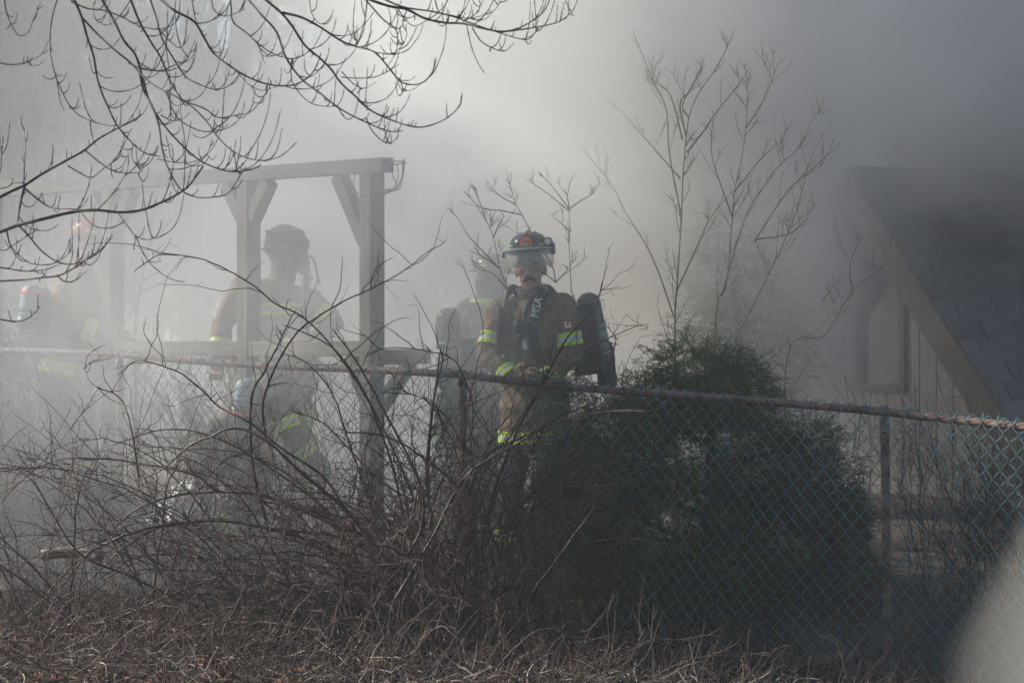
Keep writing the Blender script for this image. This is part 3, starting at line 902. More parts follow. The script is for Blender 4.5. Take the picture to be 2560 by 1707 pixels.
# ---- big tangled cane shrub in front of the fence
def make_tangle():
    rg = np.random.default_rng(77)
    bx, by = D(985, 1420, 18.9).x, 18.9
    T = Plant('tangled_shrub', (bx, by, float(gh(bx, by))), 'big tangled shrub of dark red arching canes in front of the fence', 'shrub')
    c4 = lambda l: [C4(*p) for p in l]
    c5 = lambda l: [C5(*p) for p in l]
    full = lambda l: dpx(l)
    traced = [
        (c4([(1800, 1160), (1568, 970), (1300, 880), (1050, 830), (800, 845), (600, 890), (430, 970), (300, 1080), (200, 1200), (60, 1330)]), 10),
        (c4([(1750, 1000), (1568, 900), (1250, 860), (1000, 820), (760, 850), (560, 960), (400, 1110), (250, 1200)]), 8),
        (c4([(1780, 1010), (1568, 760), (1400, 620), (1250, 480), (1130, 410), (1030, 410), (980, 440), (880, 480), (750, 590), (640, 650)]), 8),
        (c4([(1700, 900), (1440, 800), (1200, 700), (1000, 690), (900, 620), (700, 575), (550, 550), (340, 540), (220, 560), (150, 600), (60, 690), (-10, 770)]), 7),
        (c4([(1650, 900), (1500, 640), (1300, 500), (1150, 380), (1000, 300), (860, 170), (700, 105), (620, 110), (540, 180)]), 6),
        (c4([(1240, 900), (1160, 560), (1160, 260), (1220, 130), (1290, 0), (1350, -130)]), 7),
        (full([(1010, 1400), (985, 1260), (940, 1120), (870, 970), (800, 850), (740, 770), (680, 715), (620, 685), (560, 640), (480, 600), (400, 578), (345, 574), (300, 600), (288, 615)]), 6),
        (full([(610, 1000), (605, 920), (640, 830), (690, 760), (740, 725), (800, 690), (860, 665), (930, 625), (983, 582)]), 5),
        (full([(1090, 1330), (1130, 1150), (1180, 1010), (1240, 890), (1290, 800), (1330, 740), (1372, 690), (1384, 640)]), 6.5),
        (full([(1010, 1420), (992, 1230), (978, 1080), (990, 950), (1005, 860), (1016, 782)]), 8),
        (full([(1085, 1430), (1075, 1250), (1060, 1100), (1070, 960), (1095, 830)]), 7),
        (c5([(250, 1180), (420, 900), (560, 640), (700, 530), (850, 440), (980, 350), (1120, 290), (1190, 260)]), 8),
        (c5([(330, 1060), (450, 930), (620, 880), (800, 830), (900, 800), (1050, 745), (1200, 730), (1270, 715)]), 6),
        (c5([(860, 1200), (900, 1120), (960, 1040), (1060, 900), (1180, 750)]), 8),
        (c5([(500, 1000), (640, 560), (800, 450), (1000, 360), (1200, 320), (1400, 310)]), 6),
        (c5([(330, 1300), (280, 1090), (150, 1010), (-40, 950)]), 9),
        (c5([(600, 1250), (620, 1000), (600, 870), (560, 700), (480, 600), (380, 520), (200, 420), (0, 395)]), 8),
        (c5([(700, 1150), (600, 900), (440, 780), (250, 690), (130, 590), (-60, 390), (-200, 330)]), 7),
        (c5([(420, 1280), (440, 1000), (400, 700), (410, 400), (440, 150), (460, 0)]), 7),
        (c5([(290, 1200), (300, 1000), (370, 850), (360, 650), (200, 330), (60, 80), (-40, -60)]), 7.5),
        (c5([(800, 1150), (700, 920), (640, 700), (600, 500), (610, 300), (540, 110), (400, 60), (220, 45), (120, 90)]), 5.5),
        (c5([(900, 1150), (740, 720), (690, 600), (550, 470), (470, 350), (330, 230)]), 6),
        (c5([(580, 1300), (560, 1100), (500, 950), (350, 900), (170, 760), (110, 520), (140, 420)]), 5.5),
        (c5([(700, 1180), (800, 1120), (1000, 1080), (1200, 1075), (1330, 1090)]), 5),
        (c5([(720, 1140), (830, 1125), (740, 1130), (600, 1180), (450, 1290)]), 5),
        (c5([(250, 1180), (100, 1190), (-200, 1220), (-500, 1230)]), 5.5),
        (c4([(1500, 1240), (1180, 1225), (900, 1225), (650, 1222)]), 6),
        (c4([(1480, 1330), (1200, 1290), (900, 1300), (600, 1290), (300, 1320), (0, 1400)]), 7),
        (c4([(1000, 1080), (700, 1200), (450, 1300), (200, 1360), (0, 1430)]), 6),
        (c4([(900, 1220), (600, 1080), (350, 960), (130, 640), (0, 580)]), 6),
        (c4([(640, 640), (600, 400), (540, 260), (410, 200), (355, 120)]), 4.5),
        (c4([(560, 1000), (350, 640), (360, 490), (330, 420), (420, 290)]), 5),
        (c5([(480, 1270), (350, 940), (150, 850), (-150, 770), (-400, 730)]), 7),
        (c5([(1020, 1180), (1200, 980), (1450, 780), (1568, 640)]), 5),
        (c5([(760, 960), (900, 700), (1150, 660), (1500, 640)]), 4.5),
        (c5([(980, 860), (1250, 480), (1330, 320), (1240, 130), (1250, 0)]), 4.5),
        (c5([(850, 1190), (1000, 960), (1190, 700), (1500, 560), (1900, 570)]), 5),
        (full([(940, 1380), (860, 1180), (800, 1010), (760, 900), (700, 830), (640, 805)]), 6),
        (full([(1000, 1390), (940, 1230), (900, 1060), (840, 900), (770, 800), (700, 760), (650, 740)]), 6),
        (full([(960, 1380), (820, 1240), (640, 1150), (480, 1130), (330, 1160), (200, 1250), (60, 1290)]), 8),
        (full([(930, 1370), (780, 1200), (640, 1090), (500, 1010), (380, 990), (250, 1030)]), 7),
        (full([(900, 1360), (740, 1260), (560, 1230), (380, 1260), (180, 1360)]), 7),
        (full([(1040, 1400), (1150, 1240), (1290, 1120), (1420, 1060), (1560, 1080), (1680, 1140)]), 5.5),
        (full([(1060, 1380), (1180, 1180), (1330, 1020), (1440, 960), (1560, 960)]), 5.5),
        (full([(1050, 1400), (1100, 1160), (1190, 960), (1290, 830), (1420, 760), (1480, 740)]), 5),
        (full([(1070, 1400), (1250, 1290), (1400, 1240), (1560, 1260), (1680, 1320)]), 5),
    ]
    canes = []
    for src, w in traced:
        n = len(src)
        # base depth near the shrub's foot (before the fence), the arching ends swing forward or back
        y0 = 18.75 + rg.normal(0, 0.28)
        px_mid = src[-1][0]
        yend = 18.6 + rg.normal(0, 0.45) + np.clip((1000 - px_mid) / 1000, -0.5, 1.0) * 0.9
        ys = np.linspace(y0, yend, n) + np.r_[0, np.cumsum(rg.normal(0, 0.05, n - 1))]
        W = []
        for (px, py), yy in zip(src, ys):
            # keep in front of the wire
            x = (px - 1280) / FPX * yy
            lim = F0[1] - FN[0] / FN[1] * (x - F0[0]) - 0.10
            yy = min(yy, lim, 19.75)
            W.append(tuple(S(px, py, yy)))
        W = np.array(W)
        Q = resample(W, max(24, n * 6))
        canes.append((Q, w / 465.0 * 0.62))
    # further arching canes from several feet
    feet = [D(960, 1440, 18.8), D(1080, 1450, 18.7), D(860, 1430, 18.9), D(620, 1470, 19.1), D(330, 1490, 19.3), D(90, 1490, 19.2), D(1240, 1470, 18.3), D(480, 1450, 19.4), D(1000, 1450, 18.4)]
    for i in range(190):
        f = feet[rg.choice(len(feet), p=[.24, .16, .15, .12, .08, .05, .08, .06, .06])]
        x0 = f.x + rg.normal(0, 0.13); y0 = f.y + rg.normal(0, 0.18); z0 = float(gh(x0, y0))
        ang = rg.uniform(0, 2 * np.pi)
        if rg.random() < 0.4: ang = np.pi + rg.normal(0, 0.6)
        reach = rg.uniform(0.4, 1.9) if math.cos(ang) < 0 else rg.uniform(0.3, 1.0)
        H = rg.uniform(0.4, 1.25)
        if rg.random() < 0.3: H *= 0.55
        t = np.linspace(0, 1, 26)
        over = rg.uniform(0.85, 1.6)
        hx = reach * (0.25 * t + 0.75 * t ** 1.4)
        hz = H * (1 - (1 - t * over) ** 2) / (1 if over >= 1 else (1 - (1 - over) ** 2))
        Q = np.stack([x0 + math.cos(ang) * hx, y0 + 0.45 * math.sin(ang) * hx, z0 + hz], -1)
        Q += np.cumsum(rg.normal(0, 0.006, Q.shape), axis=0)
        lim = F0[1] - FN[0] / FN[1] * (Q[:, 0] - F0[0]) - 0.09
        Q[:, 1] = np.minimum(Q[:, 1], lim)
        Q[:, 2] = np.maximum(Q[:, 2], gh(Q[:, 0], Q[:, 1]) + 0.01)
        Q[:, 1] = np.minimum(Q[:, 1], 19.7)
        canes.append((Q, rg.uniform(0.0032, 0.0072)))
    for i in range(60):      # upright canes round the middle post
        f = D(rg.uniform(900, 1270), 1440, 18.4); x0 = f.x; y0 = f.y + rg.normal(0, 0.25); z0 = float(gh(x0, y0))
        ang = rg.uniform(0, 2 * np.pi); reach = rg.uniform(0.12, 0.75); H = rg.uniform(0.6, 1.5)
        t = np.linspace(0, 1, 24); over = rg.uniform(0.7, 1.25)
        Q = np.stack([x0 + math.cos(ang) * reach * t ** 1.5, y0 + 0.4 * math.sin(ang) * reach * t, z0 + H * (1 - (1 - t * over) ** 2) / (1 if over >= 1 else (1 - (1 - over) ** 2))], -1)
        Q += np.cumsum(rg.normal(0, 0.007, Q.shape), axis=0)
        lim = F0[1] - FN[0] / FN[1] * (Q[:, 0] - F0[0]) - 0.09
        Q[:, 1] = np.minimum(Q[:, 1], lim)
        canes.append((Q, rg.uniform(0.003, 0.0068)))
    for i in range(75):
        x0 = rg.uniform(-2.7, 1.0); y0 = rg.uniform(17.0, 18.6); z0 = float(gh(x0, y0))
        ang = rg.choice([0, np.pi]) + rg.normal(0, 0.7); reach = rg.uniform(0.35, 1.1); H = rg.uniform(0.08, 0.32) * (1.15 if x0 < -0.8 else 1.0)
        t = np.linspace(0, 1, 22); over = rg.uniform(1.1, 1.9)
        Q = np.stack([x0 + math.cos(ang) * reach * t, y0 + 0.5 * math.sin(ang) * reach * t, z0 + H * (1 - (1 - t * over) ** 2)], -1)
        Q += np.cumsum(rg.normal(0, 0.006, Q.shape), axis=0)
        Q[:, 2] = np.maximum(Q[:, 2], gh(Q[:, 0], Q[:, 1]) + 0.01)
        canes.append((Q, rg.uniform(0.0025, 0.0052)))
    tw = MB(); fine = MB()
    for Q, r0 in canes:
        n = len(Q)
        Q = Q + np.cumsum(rg.normal(0, 0.0022, Q.shape), axis=0) * np.linspace(0, 1, n)[:, None]
        rad = r0 * (1 - 0.68 * np.linspace(0, 1, n)); rad = rad * (1 + 0.16 * (np.arange(n) % 4 == 0)); rad[-1] *= 0.3
        T.part('cane', MB().tube(Q, rad, None, 7), M['cane'])
        L = np.linalg.norm(np.diff(Q, axis=0), axis=1).sum()
        m = max(3, int(L * 11))
        t = rg.uniform(0.16, 1.0, m)
        p, tg, _ = along(Q, t)
        d = unit(tg * 0.55 + unit(rg.normal(0, 1, (m, 3)) * np.array([1, 0.7, 1])) * 0.9 + np.array([0, 0, 0.28]))
        ln = rg.gamma(2.0, 0.10, m).clip(0.05, 0.6)
        pa, ra = curl_twigs(p, d, ln, rg.uniform(0.0016, 0.0030, m), k=0.02, P=9, wig=0.17, rg=rg, buds=False)
        tw.many(pa, ra, 4)
        m2 = int(m * 1.6)
        idx = rg.integers(0, m, m2); j = rg.integers(2, 9, m2)
        p2 = pa[idx, j]; t2 = unit(pa[idx, j] - pa[idx, j - 1])
        d2 = unit(t2 * 0.7 + unit(rg.normal(0, 1, (m2, 3))) * 0.8 + np.array([0, 0, 0.1]))
        pb, rb = curl_twigs(p2, d2, rg.gamma(2.0, 0.035, m2).clip(0.015, 0.2), rg.uniform(0.0011, 0.0018, m2), k=0.0, P=6, wig=0.2, rg=rg, buds=False)
        fine.many(pb, rb, 3)
    T.part('twigs', tw, M['canetwig'], kind='stuff')
    T.part('fine_twigs', fine, M['canetwig'], kind='stuff')
make_tangle()

# ---- bare shrubs behind the fence
def make_bare_shrub(label, base, n, H, spread, mat, seed, r=0.004, tw=9, lean=(0, 0), group='bare shrubs behind the fence', name='bare_shrub'):
    rg = np.random.default_rng(seed)
    x0, y0 = base; z0 = float(gh(x0, y0))
    T = Plant(name, (x0, y0, z0), label, 'shrub', group)
    stems = MB(); twm = MB()
    for i in range(n):
        a = rg.uniform(0, 2 * np.pi); rr = spread * math.sqrt(rg.random()); h = H * rg.uniform(0.5, 1.05)
        sx, sy = x0 + rg.normal(0, spread * 0.3), y0 + rg.normal(0, spread * 0.25)
        t = np.linspace(0, 1, 10)
        Q = np.stack([sx + math.cos(a) * rr * t ** 1.3 + lean[0] * t, sy + 0.6 * math.sin(a) * rr * t ** 1.3 + lean[1] * t, z0 - 0.02 + h * t], -1)
        Q[1:] += np.cumsum(rg.normal(0, 0.012, (9, 3)), axis=0)
        rad = r * rg.uniform(0.6, 1.5) * (1 - 0.7 * t)
        stems.tube(Q, rad, None, 5)
        m = tw
        tt = rg.uniform(0.2, 1, m); p, tg, _ = along(Q, tt)
        d = unit(tg * 0.8 + rg.normal(0, 0.6, (m, 3)))
        pa, ra = curl_twigs(p, d, rg.uniform(0.06, 0.32, m) * H, np.full(m, r * 0.38), k=0.06, P=7, wig=0.12, rg=rg, buds=False)
        twm.many(pa, ra, 4)
        m2 = m * 3; idx = rg.integers(0, m, m2); j = rg.integers(2, 7, m2)
        p2 = pa[idx, j]; d2 = unit(unit(p2 - pa[idx, j - 1]) + rg.normal(0, 0.5, (m2, 3)))
        pb, rb = curl_twigs(p2, d2, rg.uniform(0.03, 0.12, m2) * H, np.full(m2, r * 0.25), k=0.03, P=5, wig=0.12, rg=rg, buds=False)
        twm.many(pb, rb, 3)
    T.part('stems', stems, mat, kind='stuff'); T.part('twigs', twm, mat, kind='stuff')
make_bare_shrub('dense brown bare shrub behind the wire, right of the last post', (2.55, 18.95), 70, 1.15, 0.62, M['greybark'], 41, 0.0035, 16)
make_bare_shrub('low spiky bare shrub behind the wire between evergreen bush and post', (1.75, 19.25), 34, 1.0, 0.35, M['greybark'], 42, 0.003, 12)
make_bare_shrub('tall grey bare shrub behind the fence at the far edge by the red helmet', (-2.95, 22.75), 40, 1.45, 0.55, M['greybark'], 43, 0.006, 9)
make_bare_shrub('thin pale bare shrub behind the fence below the mask wearer', (-2.05, 22.05), 26, 1.2, 0.45, M['palebark'], 44, 0.005, 8)
make_bare_shrub('fine grey bare shrub rising beside the pergola post and its wire coil', (-1.02, 20.98), 22, 1.5, 0.34, M['greybark'], 45, 0.0038, 7)
make_bare_shrub('thick dark bare shrub filling the gap behind the far pergola post', (-3.3, 24.3), 60, 1.35, 0.8, M['greybark'], 47, 0.006, 12)
make_bare_shrub('thick dark bare shrub under the lower rail behind the bent firefighter', (-1.75, 23.6), 60, 1.1, 0.7, M['greybark'], 48, 0.006, 12)
make_bare_shrub('broad smoky bare shrub right behind the big tangle of canes', (-2.5, 21.75), 30, 0.9, 0.6, M['greybark'], 46, 0.004, 8)

# ---- evergreen bushes of drooping scale-leaf sprays
def foliage_mat(name, a, b, c):
    m = surf(name, [(0.3, a), (0.55, b), (0.8, c)], 3.2, 0.7, bump=0, spec=0.25)
    return m
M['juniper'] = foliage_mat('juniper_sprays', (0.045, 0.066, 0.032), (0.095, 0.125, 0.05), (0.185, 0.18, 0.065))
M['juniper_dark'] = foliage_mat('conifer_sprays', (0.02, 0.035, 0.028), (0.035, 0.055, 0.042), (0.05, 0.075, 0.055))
def make_evergreen(name, label, cx, cy, z0, lobes, nspray, mat, seed, leaf=0.05, cat='shrub', trunk_h=1.0, k=9):
    """lobes: (dx, dy, z, rx, ry, rz)"""
    rg = np.random.default_rng(seed)
    T = Plant(name, (cx, cy, z0), label, cat)
    T.part('trunk', MB().tube([(cx, cy, z0 - 0.1), (cx + 0.02, cy, z0 + trunk_h * 0.5), (cx, cy, z0 + trunk_h)], [0.05, 0.035, 0.01], 12, 8), M['bark'])
    for (dx, dy, lz, rx, ry, rz) in lobes:
        mbl = MB()
        c = np.array([cx + dx, cy + dy, lz])
        a = np.array([cx, cy, max(z0 + 0.2, lz - rz * 1.1)])
        mbl.tube([a, (a + c) / 2 + rg.normal(0, 0.03, 3), c], [0.02, 0.012, 0.005], 8, 6)
        T.part('limb', mbl, M['bark'])
    V = []; Fc = []; base = 0
    vol = np.array([l[3] * l[4] * l[5] for l in lobes]) ** 0.75; vol /= vol.sum()
    for (dx, dy, lz, rx, ry, rz), w in zip(lobes, vol):
        n = int(nspray * w)
        u = unit(rg.normal(0, 1, (n, 3)))
        rad = rg.uniform(0.35, 1.0, n) ** 0.45
        bump = 1 + 0.22 * np.sin(u[:, 0] * 6 + lz * 7) * np.cos(u[:, 2] * 7 + dx * 9) + 0.10 * np.sin(u[:, 0] * 15 + u[:, 2] * 11 + dx * 5) + rg.normal(0, 0.08, n)
        c = np.array([cx + dx, cy + dy, lz])
        p = c + u * (rad * bump)[:, None] * np.array([rx, ry, rz])
        d = unit(u * np.array([1, 1, 0.7]) + np.array([0, 0, 0.25]) + rg.normal(0, 0.35, (n, 3)))
        ln = leaf * rg.uniform(0.7, 1.8, n)
        # main axis droops
        P = 4
        axis = np.empty((n, P, 3)); axis[:, 0] = p; dd = d.copy()
        for i in range(1, P):
            dd = unit(dd + np.array([0, 0, -0.22])); axis[:, i] = axis[:, i - 1] + dd * (ln / (P - 1))[:, None]
        # k slim blades along each axis
        t = np.linspace(0.1, 1.0, k)[None].repeat(n, 0)
        seg = np.clip((t * (P - 1)).astype(int), 0, P - 2); fr = t * (P - 1) - seg
        ii = np.arange(n)[:, None]
        q0 = axis[ii, seg] * (1 - fr[..., None]) + axis[ii, seg + 1] * fr[..., None]
        tg = unit(axis[ii, seg + 1] - axis[ii, seg])
        sd = unit(rg.normal(0, 1, (n, k, 3)))
        bd = unit(tg * 0.9 + sd * 0.75)
        bl = (ln[:, None] * rg.uniform(0.25, 0.5, (n, k)))[..., None]
        wd_ = unit(np.cross(bd, rg.normal(0, 1, (n, k, 3)))) * (leaf * 0.026 + 0.0006)
        v0 = q0 - wd_; v1 = q0 + wd_; v2 = q0 + bd * bl * 0.6 + wd_ * 0.8; v3 = q0 + bd * bl
        vv = np.stack([v0, v1, v2, v3], 2).reshape(-1, 3)
        m = len(vv) // 4
        ff = np.arange(m * 4).reshape(m, 4) + base
        V.append(vv); Fc.append(ff); base += m * 4
    me = mesh_from('crown', np.vstack(V), np.vstack(Fc)); me.transform(T.inv)
    o = link('crown', me, mat, T.o); o['kind'] = 'stuff'
    return T
jx, jy = D(1625, 1100, 19.95).x, 19.95
def jl(xd, yd, rxd, rzd, dy=0.0, ry=0.45):
    Y = jy + dy; p = D(xd, yd, Y); s = DS * Y / FPX
    return (p.x - jx, dy, p.z, rxd * s, ry, rzd * s)
make_evergreen('juniper_bush', 'large dark green feathery evergreen bush behind the fence', jx, jy, float(gh(jx, jy)), [
    jl(1600, 880, 120, 95), jl(1690, 900, 90, 85, -0.1), jl(1500, 930, 90, 80, 0.1), jl(1590, 1050, 230, 150, 0, .55), jl(1780, 1090, 150, 120, -.1), jl(1430, 1010, 120, 110, .1),
    jl(1880, 1130, 90, 90, -.05), jl(1860, 1010, 60, 45, 0, .3), jl(1360, 1140, 130, 120, 0), jl(1560, 1230, 260, 150, -.1, .6), jl(1800, 1260, 200, 150, -.1, .5), jl(1340, 1290, 130, 120, 0), jl(1600, 1400, 280, 150, -.1, .55), jl(1880, 1400, 170, 130, -.05), jl(1920, 1200, 70, 60, 0),
    jl(1400, 1420, 150, 120, -.1), jl(1300, 1210, 90, 110, -.05, .3), jl(1290, 1380, 100, 110, -.05, .3), jl(1400, 1080, 120, 100, -.1, .35)],
    32000, M['juniper'], 51, 0.062, trunk_h=1.2)
sx_, sy_ = D(1300, 900, 20.25).x, 20.25
make_evergreen('juniper_sprig', 'small tuft of evergreen showing over the rail under the firefighter', sx_, sy_, float(gh(sx_, sy_)), [
    (0, 0, D(1300, 872, 20.25).z, 0.105, 0.1, 0.09), (0.03, 0, D(1300, 960, 20.25).z, 0.11, 0.1, 0.16), (-0.02, 0, D(1300, 1080, 20.25).z, 0.12, 0.1, 0.2)], 900, M['juniper'], 52, 0.06, trunk_h=0.9)
cxb, cyb = D(1690, 700, 25.3).x, 25.3
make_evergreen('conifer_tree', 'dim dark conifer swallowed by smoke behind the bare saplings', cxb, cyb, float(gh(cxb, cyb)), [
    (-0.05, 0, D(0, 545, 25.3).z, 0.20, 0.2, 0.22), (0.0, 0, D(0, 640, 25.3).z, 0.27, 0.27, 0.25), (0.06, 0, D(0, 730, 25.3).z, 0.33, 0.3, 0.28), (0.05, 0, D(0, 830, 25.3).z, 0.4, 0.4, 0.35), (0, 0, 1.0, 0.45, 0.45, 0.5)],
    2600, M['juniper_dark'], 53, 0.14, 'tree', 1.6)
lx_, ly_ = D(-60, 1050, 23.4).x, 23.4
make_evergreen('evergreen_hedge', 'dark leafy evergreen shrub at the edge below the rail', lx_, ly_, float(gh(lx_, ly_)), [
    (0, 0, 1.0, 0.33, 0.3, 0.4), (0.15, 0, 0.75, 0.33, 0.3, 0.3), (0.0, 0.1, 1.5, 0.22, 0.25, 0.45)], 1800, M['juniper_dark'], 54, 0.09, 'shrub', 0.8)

# unseen evergreens added outside the view only to shade the left yard
for k, (tx, ty, th, lab) in enumerate([(-5.6, 20.7, 6.6, 'tallest unseen evergreen added to cast shade, with a clear trunk, nearest the fence'), (-5.9, 21.9, 3.9, 'middle one of three unseen evergreens added to shade the side of the yard'), (-6.2, 25.0, 3.6, 'unseen evergreen added as a shade caster, furthest from the fence at the side of the yard')]):
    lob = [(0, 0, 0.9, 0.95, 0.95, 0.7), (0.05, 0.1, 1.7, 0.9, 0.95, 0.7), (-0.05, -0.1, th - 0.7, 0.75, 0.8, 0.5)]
    if th > 5:      # crown set high so its shade lands on the right of the fence
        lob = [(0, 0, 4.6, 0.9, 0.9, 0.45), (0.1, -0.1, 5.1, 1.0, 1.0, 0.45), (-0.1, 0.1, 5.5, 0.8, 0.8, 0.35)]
    make_evergreen('shade_evergreen', lab, tx, ty, float(gh(tx, ty)), lob, [5600, 5200, 4600][k], M['juniper_dark'], 60 + k, 0.20, 'tree', 5.2 if th > 5 else 2.0, 7)

# bare woods added far back to dim the horizon sky, one mass
def make_dimming_woods():
    rg = np.random.default_rng(19)
    mb = MB(); n = 170
    for i in range(n):
        x0 = rg.uniform(-13, 1.5); y0 = rg.uniform(36, 47); z0 = float(gh(x0, y0)); h = rg.uniform(6.5, 10.5)
        t = np.linspace(0, 1, 8)
        Q = np.stack([x0 + 0 * t, y0 + 0 * t, z0 - 0.1 + h * t], -1); Q[1:, :2] += np.cumsum(rg.normal(0, 0.08, (7, 2)), axis=0)
        mb.tube(Q, [rg.uniform(0.05, 0.12), 0.015], None, 6)
        m = 26; tt = rg.uniform(0.12, 0.97, m); p, tg, _ = along(Q, tt)
        d = unit(tg * 0.6 + rg.normal(0, 0.7, (m, 3)))
        pa, ra = curl_twigs(p, d, rg.uniform(0.8, 2.8, m) * (1.1 - 0.6 * tt), np.full(m, 0.022), k=0.08, P=7, wig=0.1, rg=rg, buds=False)
        mb.many(pa, ra, 4)
        m2 = 170; idx = rg.integers(0, m, m2); j = rg.integers(1, 7, m2); p2 = pa[idx, j]
        d2 = unit(unit(p2 - pa[idx, j - 1]) + rg.normal(0, 0.55, (m2, 3)))
        pb, rb = curl_twigs(p2, d2, rg.uniform(0.3, 1.2, m2), np.full(m2, 0.009), k=0.05, P=5, wig=0.12, rg=rg, buds=False)
        mb.many(pb, rb, 3)
    o = mb.build('sky_dimming_woods', M['greybark'], None, True); tag(o, 'bare woods added far behind the smoke to dim the sky', kind='stuff')
make_dimming_woods()

# ------------------------------------------------------------------ ground litter
M['deadgrass'] = surf('dead_grass', [(0.3, (0.09, 0.06, 0.04)), (0.55, (0.18, 0.13, 0.085)), (0.8, (0.36, 0.28, 0.19))], 2.5, 0.8, bump=0)
M['leaf'] = surf('dead_leaf', [(0.3, (0.075, 0.030, 0.015)), (0.55, (0.15, 0.06, 0.028)), (0.8, (0.24, 0.12, 0.06))], 9, 0.8, bump=0, rand=0.3)
M['stick'] = surf('bleached_glint_stick', [(0.3, (0.15, 0.115, 0.085)), (0.6, (0.36, 0.30, 0.235)), (0.85, (0.60, 0.54, 0.44))], 4, 0.8, bump=0)  # bleached wood tone, palest stops raised to paint in sun glints
M['darkstick'] = surf('dark_stick', [(0.3, (0.025, 0.019, 0.016)), (0.6, (0.058, 0.043, 0.035)), (0.85, (0.13, 0.1, 0.08))], 4, 0.85, bump=0)
def make_litter():
    rg = np.random.default_rng(90)
    def scatter(n, q0=-2.6, q1=0.15):
        x = rg.uniform(-3.1, 2.9, n); 
        y0 = F0[1] - FN[0] / FN[1] * (x - F0[0])
        ylo = np.minimum(y0 + q0, 16.4); y = ylo + (y0 + q1 - ylo) * rg.random(n)
        return x, y, gh(x, y)
    # tangle of dark dead stems lying and leaning
    x, y, z = scatter(10500)
    n = len(x)
    az = rg.uniform(0, 2 * np.pi, n); el = np.abs(rg.normal(0.3, 0.55, n)).clip(0, 1.45)
    d = np.stack([np.cos(az) * np.cos(el), np.sin(az) * np.cos(el), np.sin(el)], -1)
    pa, ra = curl_twigs(np.stack([x, y, z + rg.uniform(0, 0.10, n)], -1), d, rg.gamma(2.2, 0.09, n).clip(.06, .7), rg.uniform(0.0018, 0.0042, n), k=-0.05, P=8, wig=0.14, rg=rg, buds=False)
    o = MB().many(pa, ra, 4).build('dead_brush', M['darkstick'], None, True); tag(o, 'tangled dark dead stems covering the ground before the fence', kind='stuff')
    x, y, z = scatter(2300)
    n = len(x); az = rg.uniform(0, 2 * np.pi, n); el = np.abs(rg.normal(0.15, 0.4, n)).clip(0, 1.4)
    d = np.stack([np.cos(az) * np.cos(el), np.sin(az) * np.cos(el), np.sin(el)], -1)
    pa, ra = curl_twigs(np.stack([x, y, z + rg.uniform(0.01, 0.16, n)], -1), d, rg.gamma(2.0, 0.06, n).clip(.03, .5), rg.uniform(0.0018, 0.0044, n), k=-0.04, P=7, wig=0.16, rg=rg, buds=False)
    o = MB().many(pa, ra, 4).build('bleached_glint_twigs', M['stick'], None, True); tag(o, 'pale bleached twigs, coloured to carry sun glints, strewn through the dead brush', kind='stuff')
    # dead grass blades in tufts
    tx, ty, tz = scatter(260, -3.0, -0.1)
    m = 16
    X = np.repeat(tx, m) + rg.normal(0, 0.03, len(tx) * m); Y = np.repeat(ty, m) + rg.normal(0, 0.03, len(tx) * m)
    n = len(X); az = rg.uniform(0, 2 * np.pi, n); el = rg.uniform(0.6, 1.5, n)
    d = np.stack([np.cos(az) * np.cos(el), np.sin(az) * np.cos(el), np.sin(el)], -1)
    pa, ra = curl_twigs(np.stack([X, Y, gh(X, Y)], -1), d, rg.gamma(3.0, 0.055, n).clip(.04, .45), np.full(n, 0.0011), k=-0.10, P=7, wig=0.06, rg=rg, buds=False)
    o = MB().many(pa, ra, 3).build('dead_grass', M['deadgrass'], None, True); tag(o, 'straw coloured dead grass in loose tufts on the ground', kind='stuff')
    # fallen leaves, curled
    x, y, z = scatter(2600, -3.2, 0.0)
    n = len(x); V = []
    u = np.linspace(-1, 1, 4)
    yaw = rg.uniform(0, 2 * np.pi, n); pit = rg.normal(0, 0.6, n); sz = rg.uniform(0.018, 0.045, n); cu = rg.uniform(0.2, 0.9, n)
    prof = np.array([0.35, 1.0, 0.8, 0.08])
    for s in (-1, 0, 1):
        for i in range(4):
            lx = u[i]; ly = s * prof[i] * 0.75; lzv = cu * (ly ** 2 + 0.5 * lx * lx * 0.6)
            px = lx * np.cos(pit) - lzv * np.sin(pit); pz = lx * np.sin(pit) + lzv * np.cos(pit)
            V.append(np.stack([x + sz * (px * np.cos(yaw) - ly * np.sin(yaw)), y + sz * (px * np.sin(yaw) + ly * np.cos(yaw)), z + 0.02 + rg.uniform(0, 0.05) + sz * pz], -1))
    V = np.stack(V, 1)
    q = np.array([[i + 4 * s, i + 1 + 4 * s, i + 5 + 4 * s, i + 4 + 4 * s] for s in range(2) for i in range(3)])
    Fc = (np.arange(n)[:, None, None] * 12 + q[None]).reshape(-1, 4)
    o = link('fallen_leaves', mesh_from('fallen_leaves', V.reshape(-1, 3), Fc), M['leaf']); tag(o, 'brown curled fallen leaves littering the ground', kind='stuff')
    # single larger leaves caught in the twigs and on the ground
    leafm = bpy.data.meshes.new('leaf'); 
    k = 14; vs = [(0, 0, 0)]
    lob = [0.35, 0.8, 0.5, 1.0, 0.55, 0.9, 0.5, 1.15, 0.5, 0.9, 0.55, 1.0, 0.5, 0.8]
    for i in range(k):
        a = 2 * math.pi * i / k; vs.append((lob[i] * math.cos(a), lob[i] * math.sin(a) * 0.8, 0.25 * lob[i] ** 2 * (1 if i % 2 else .6)))
    leafm.from_pydata(vs, [], [(0, i + 1, (i + 1) % k + 1) for i in range(k)]); leafm.materials.append(M['leaf'])
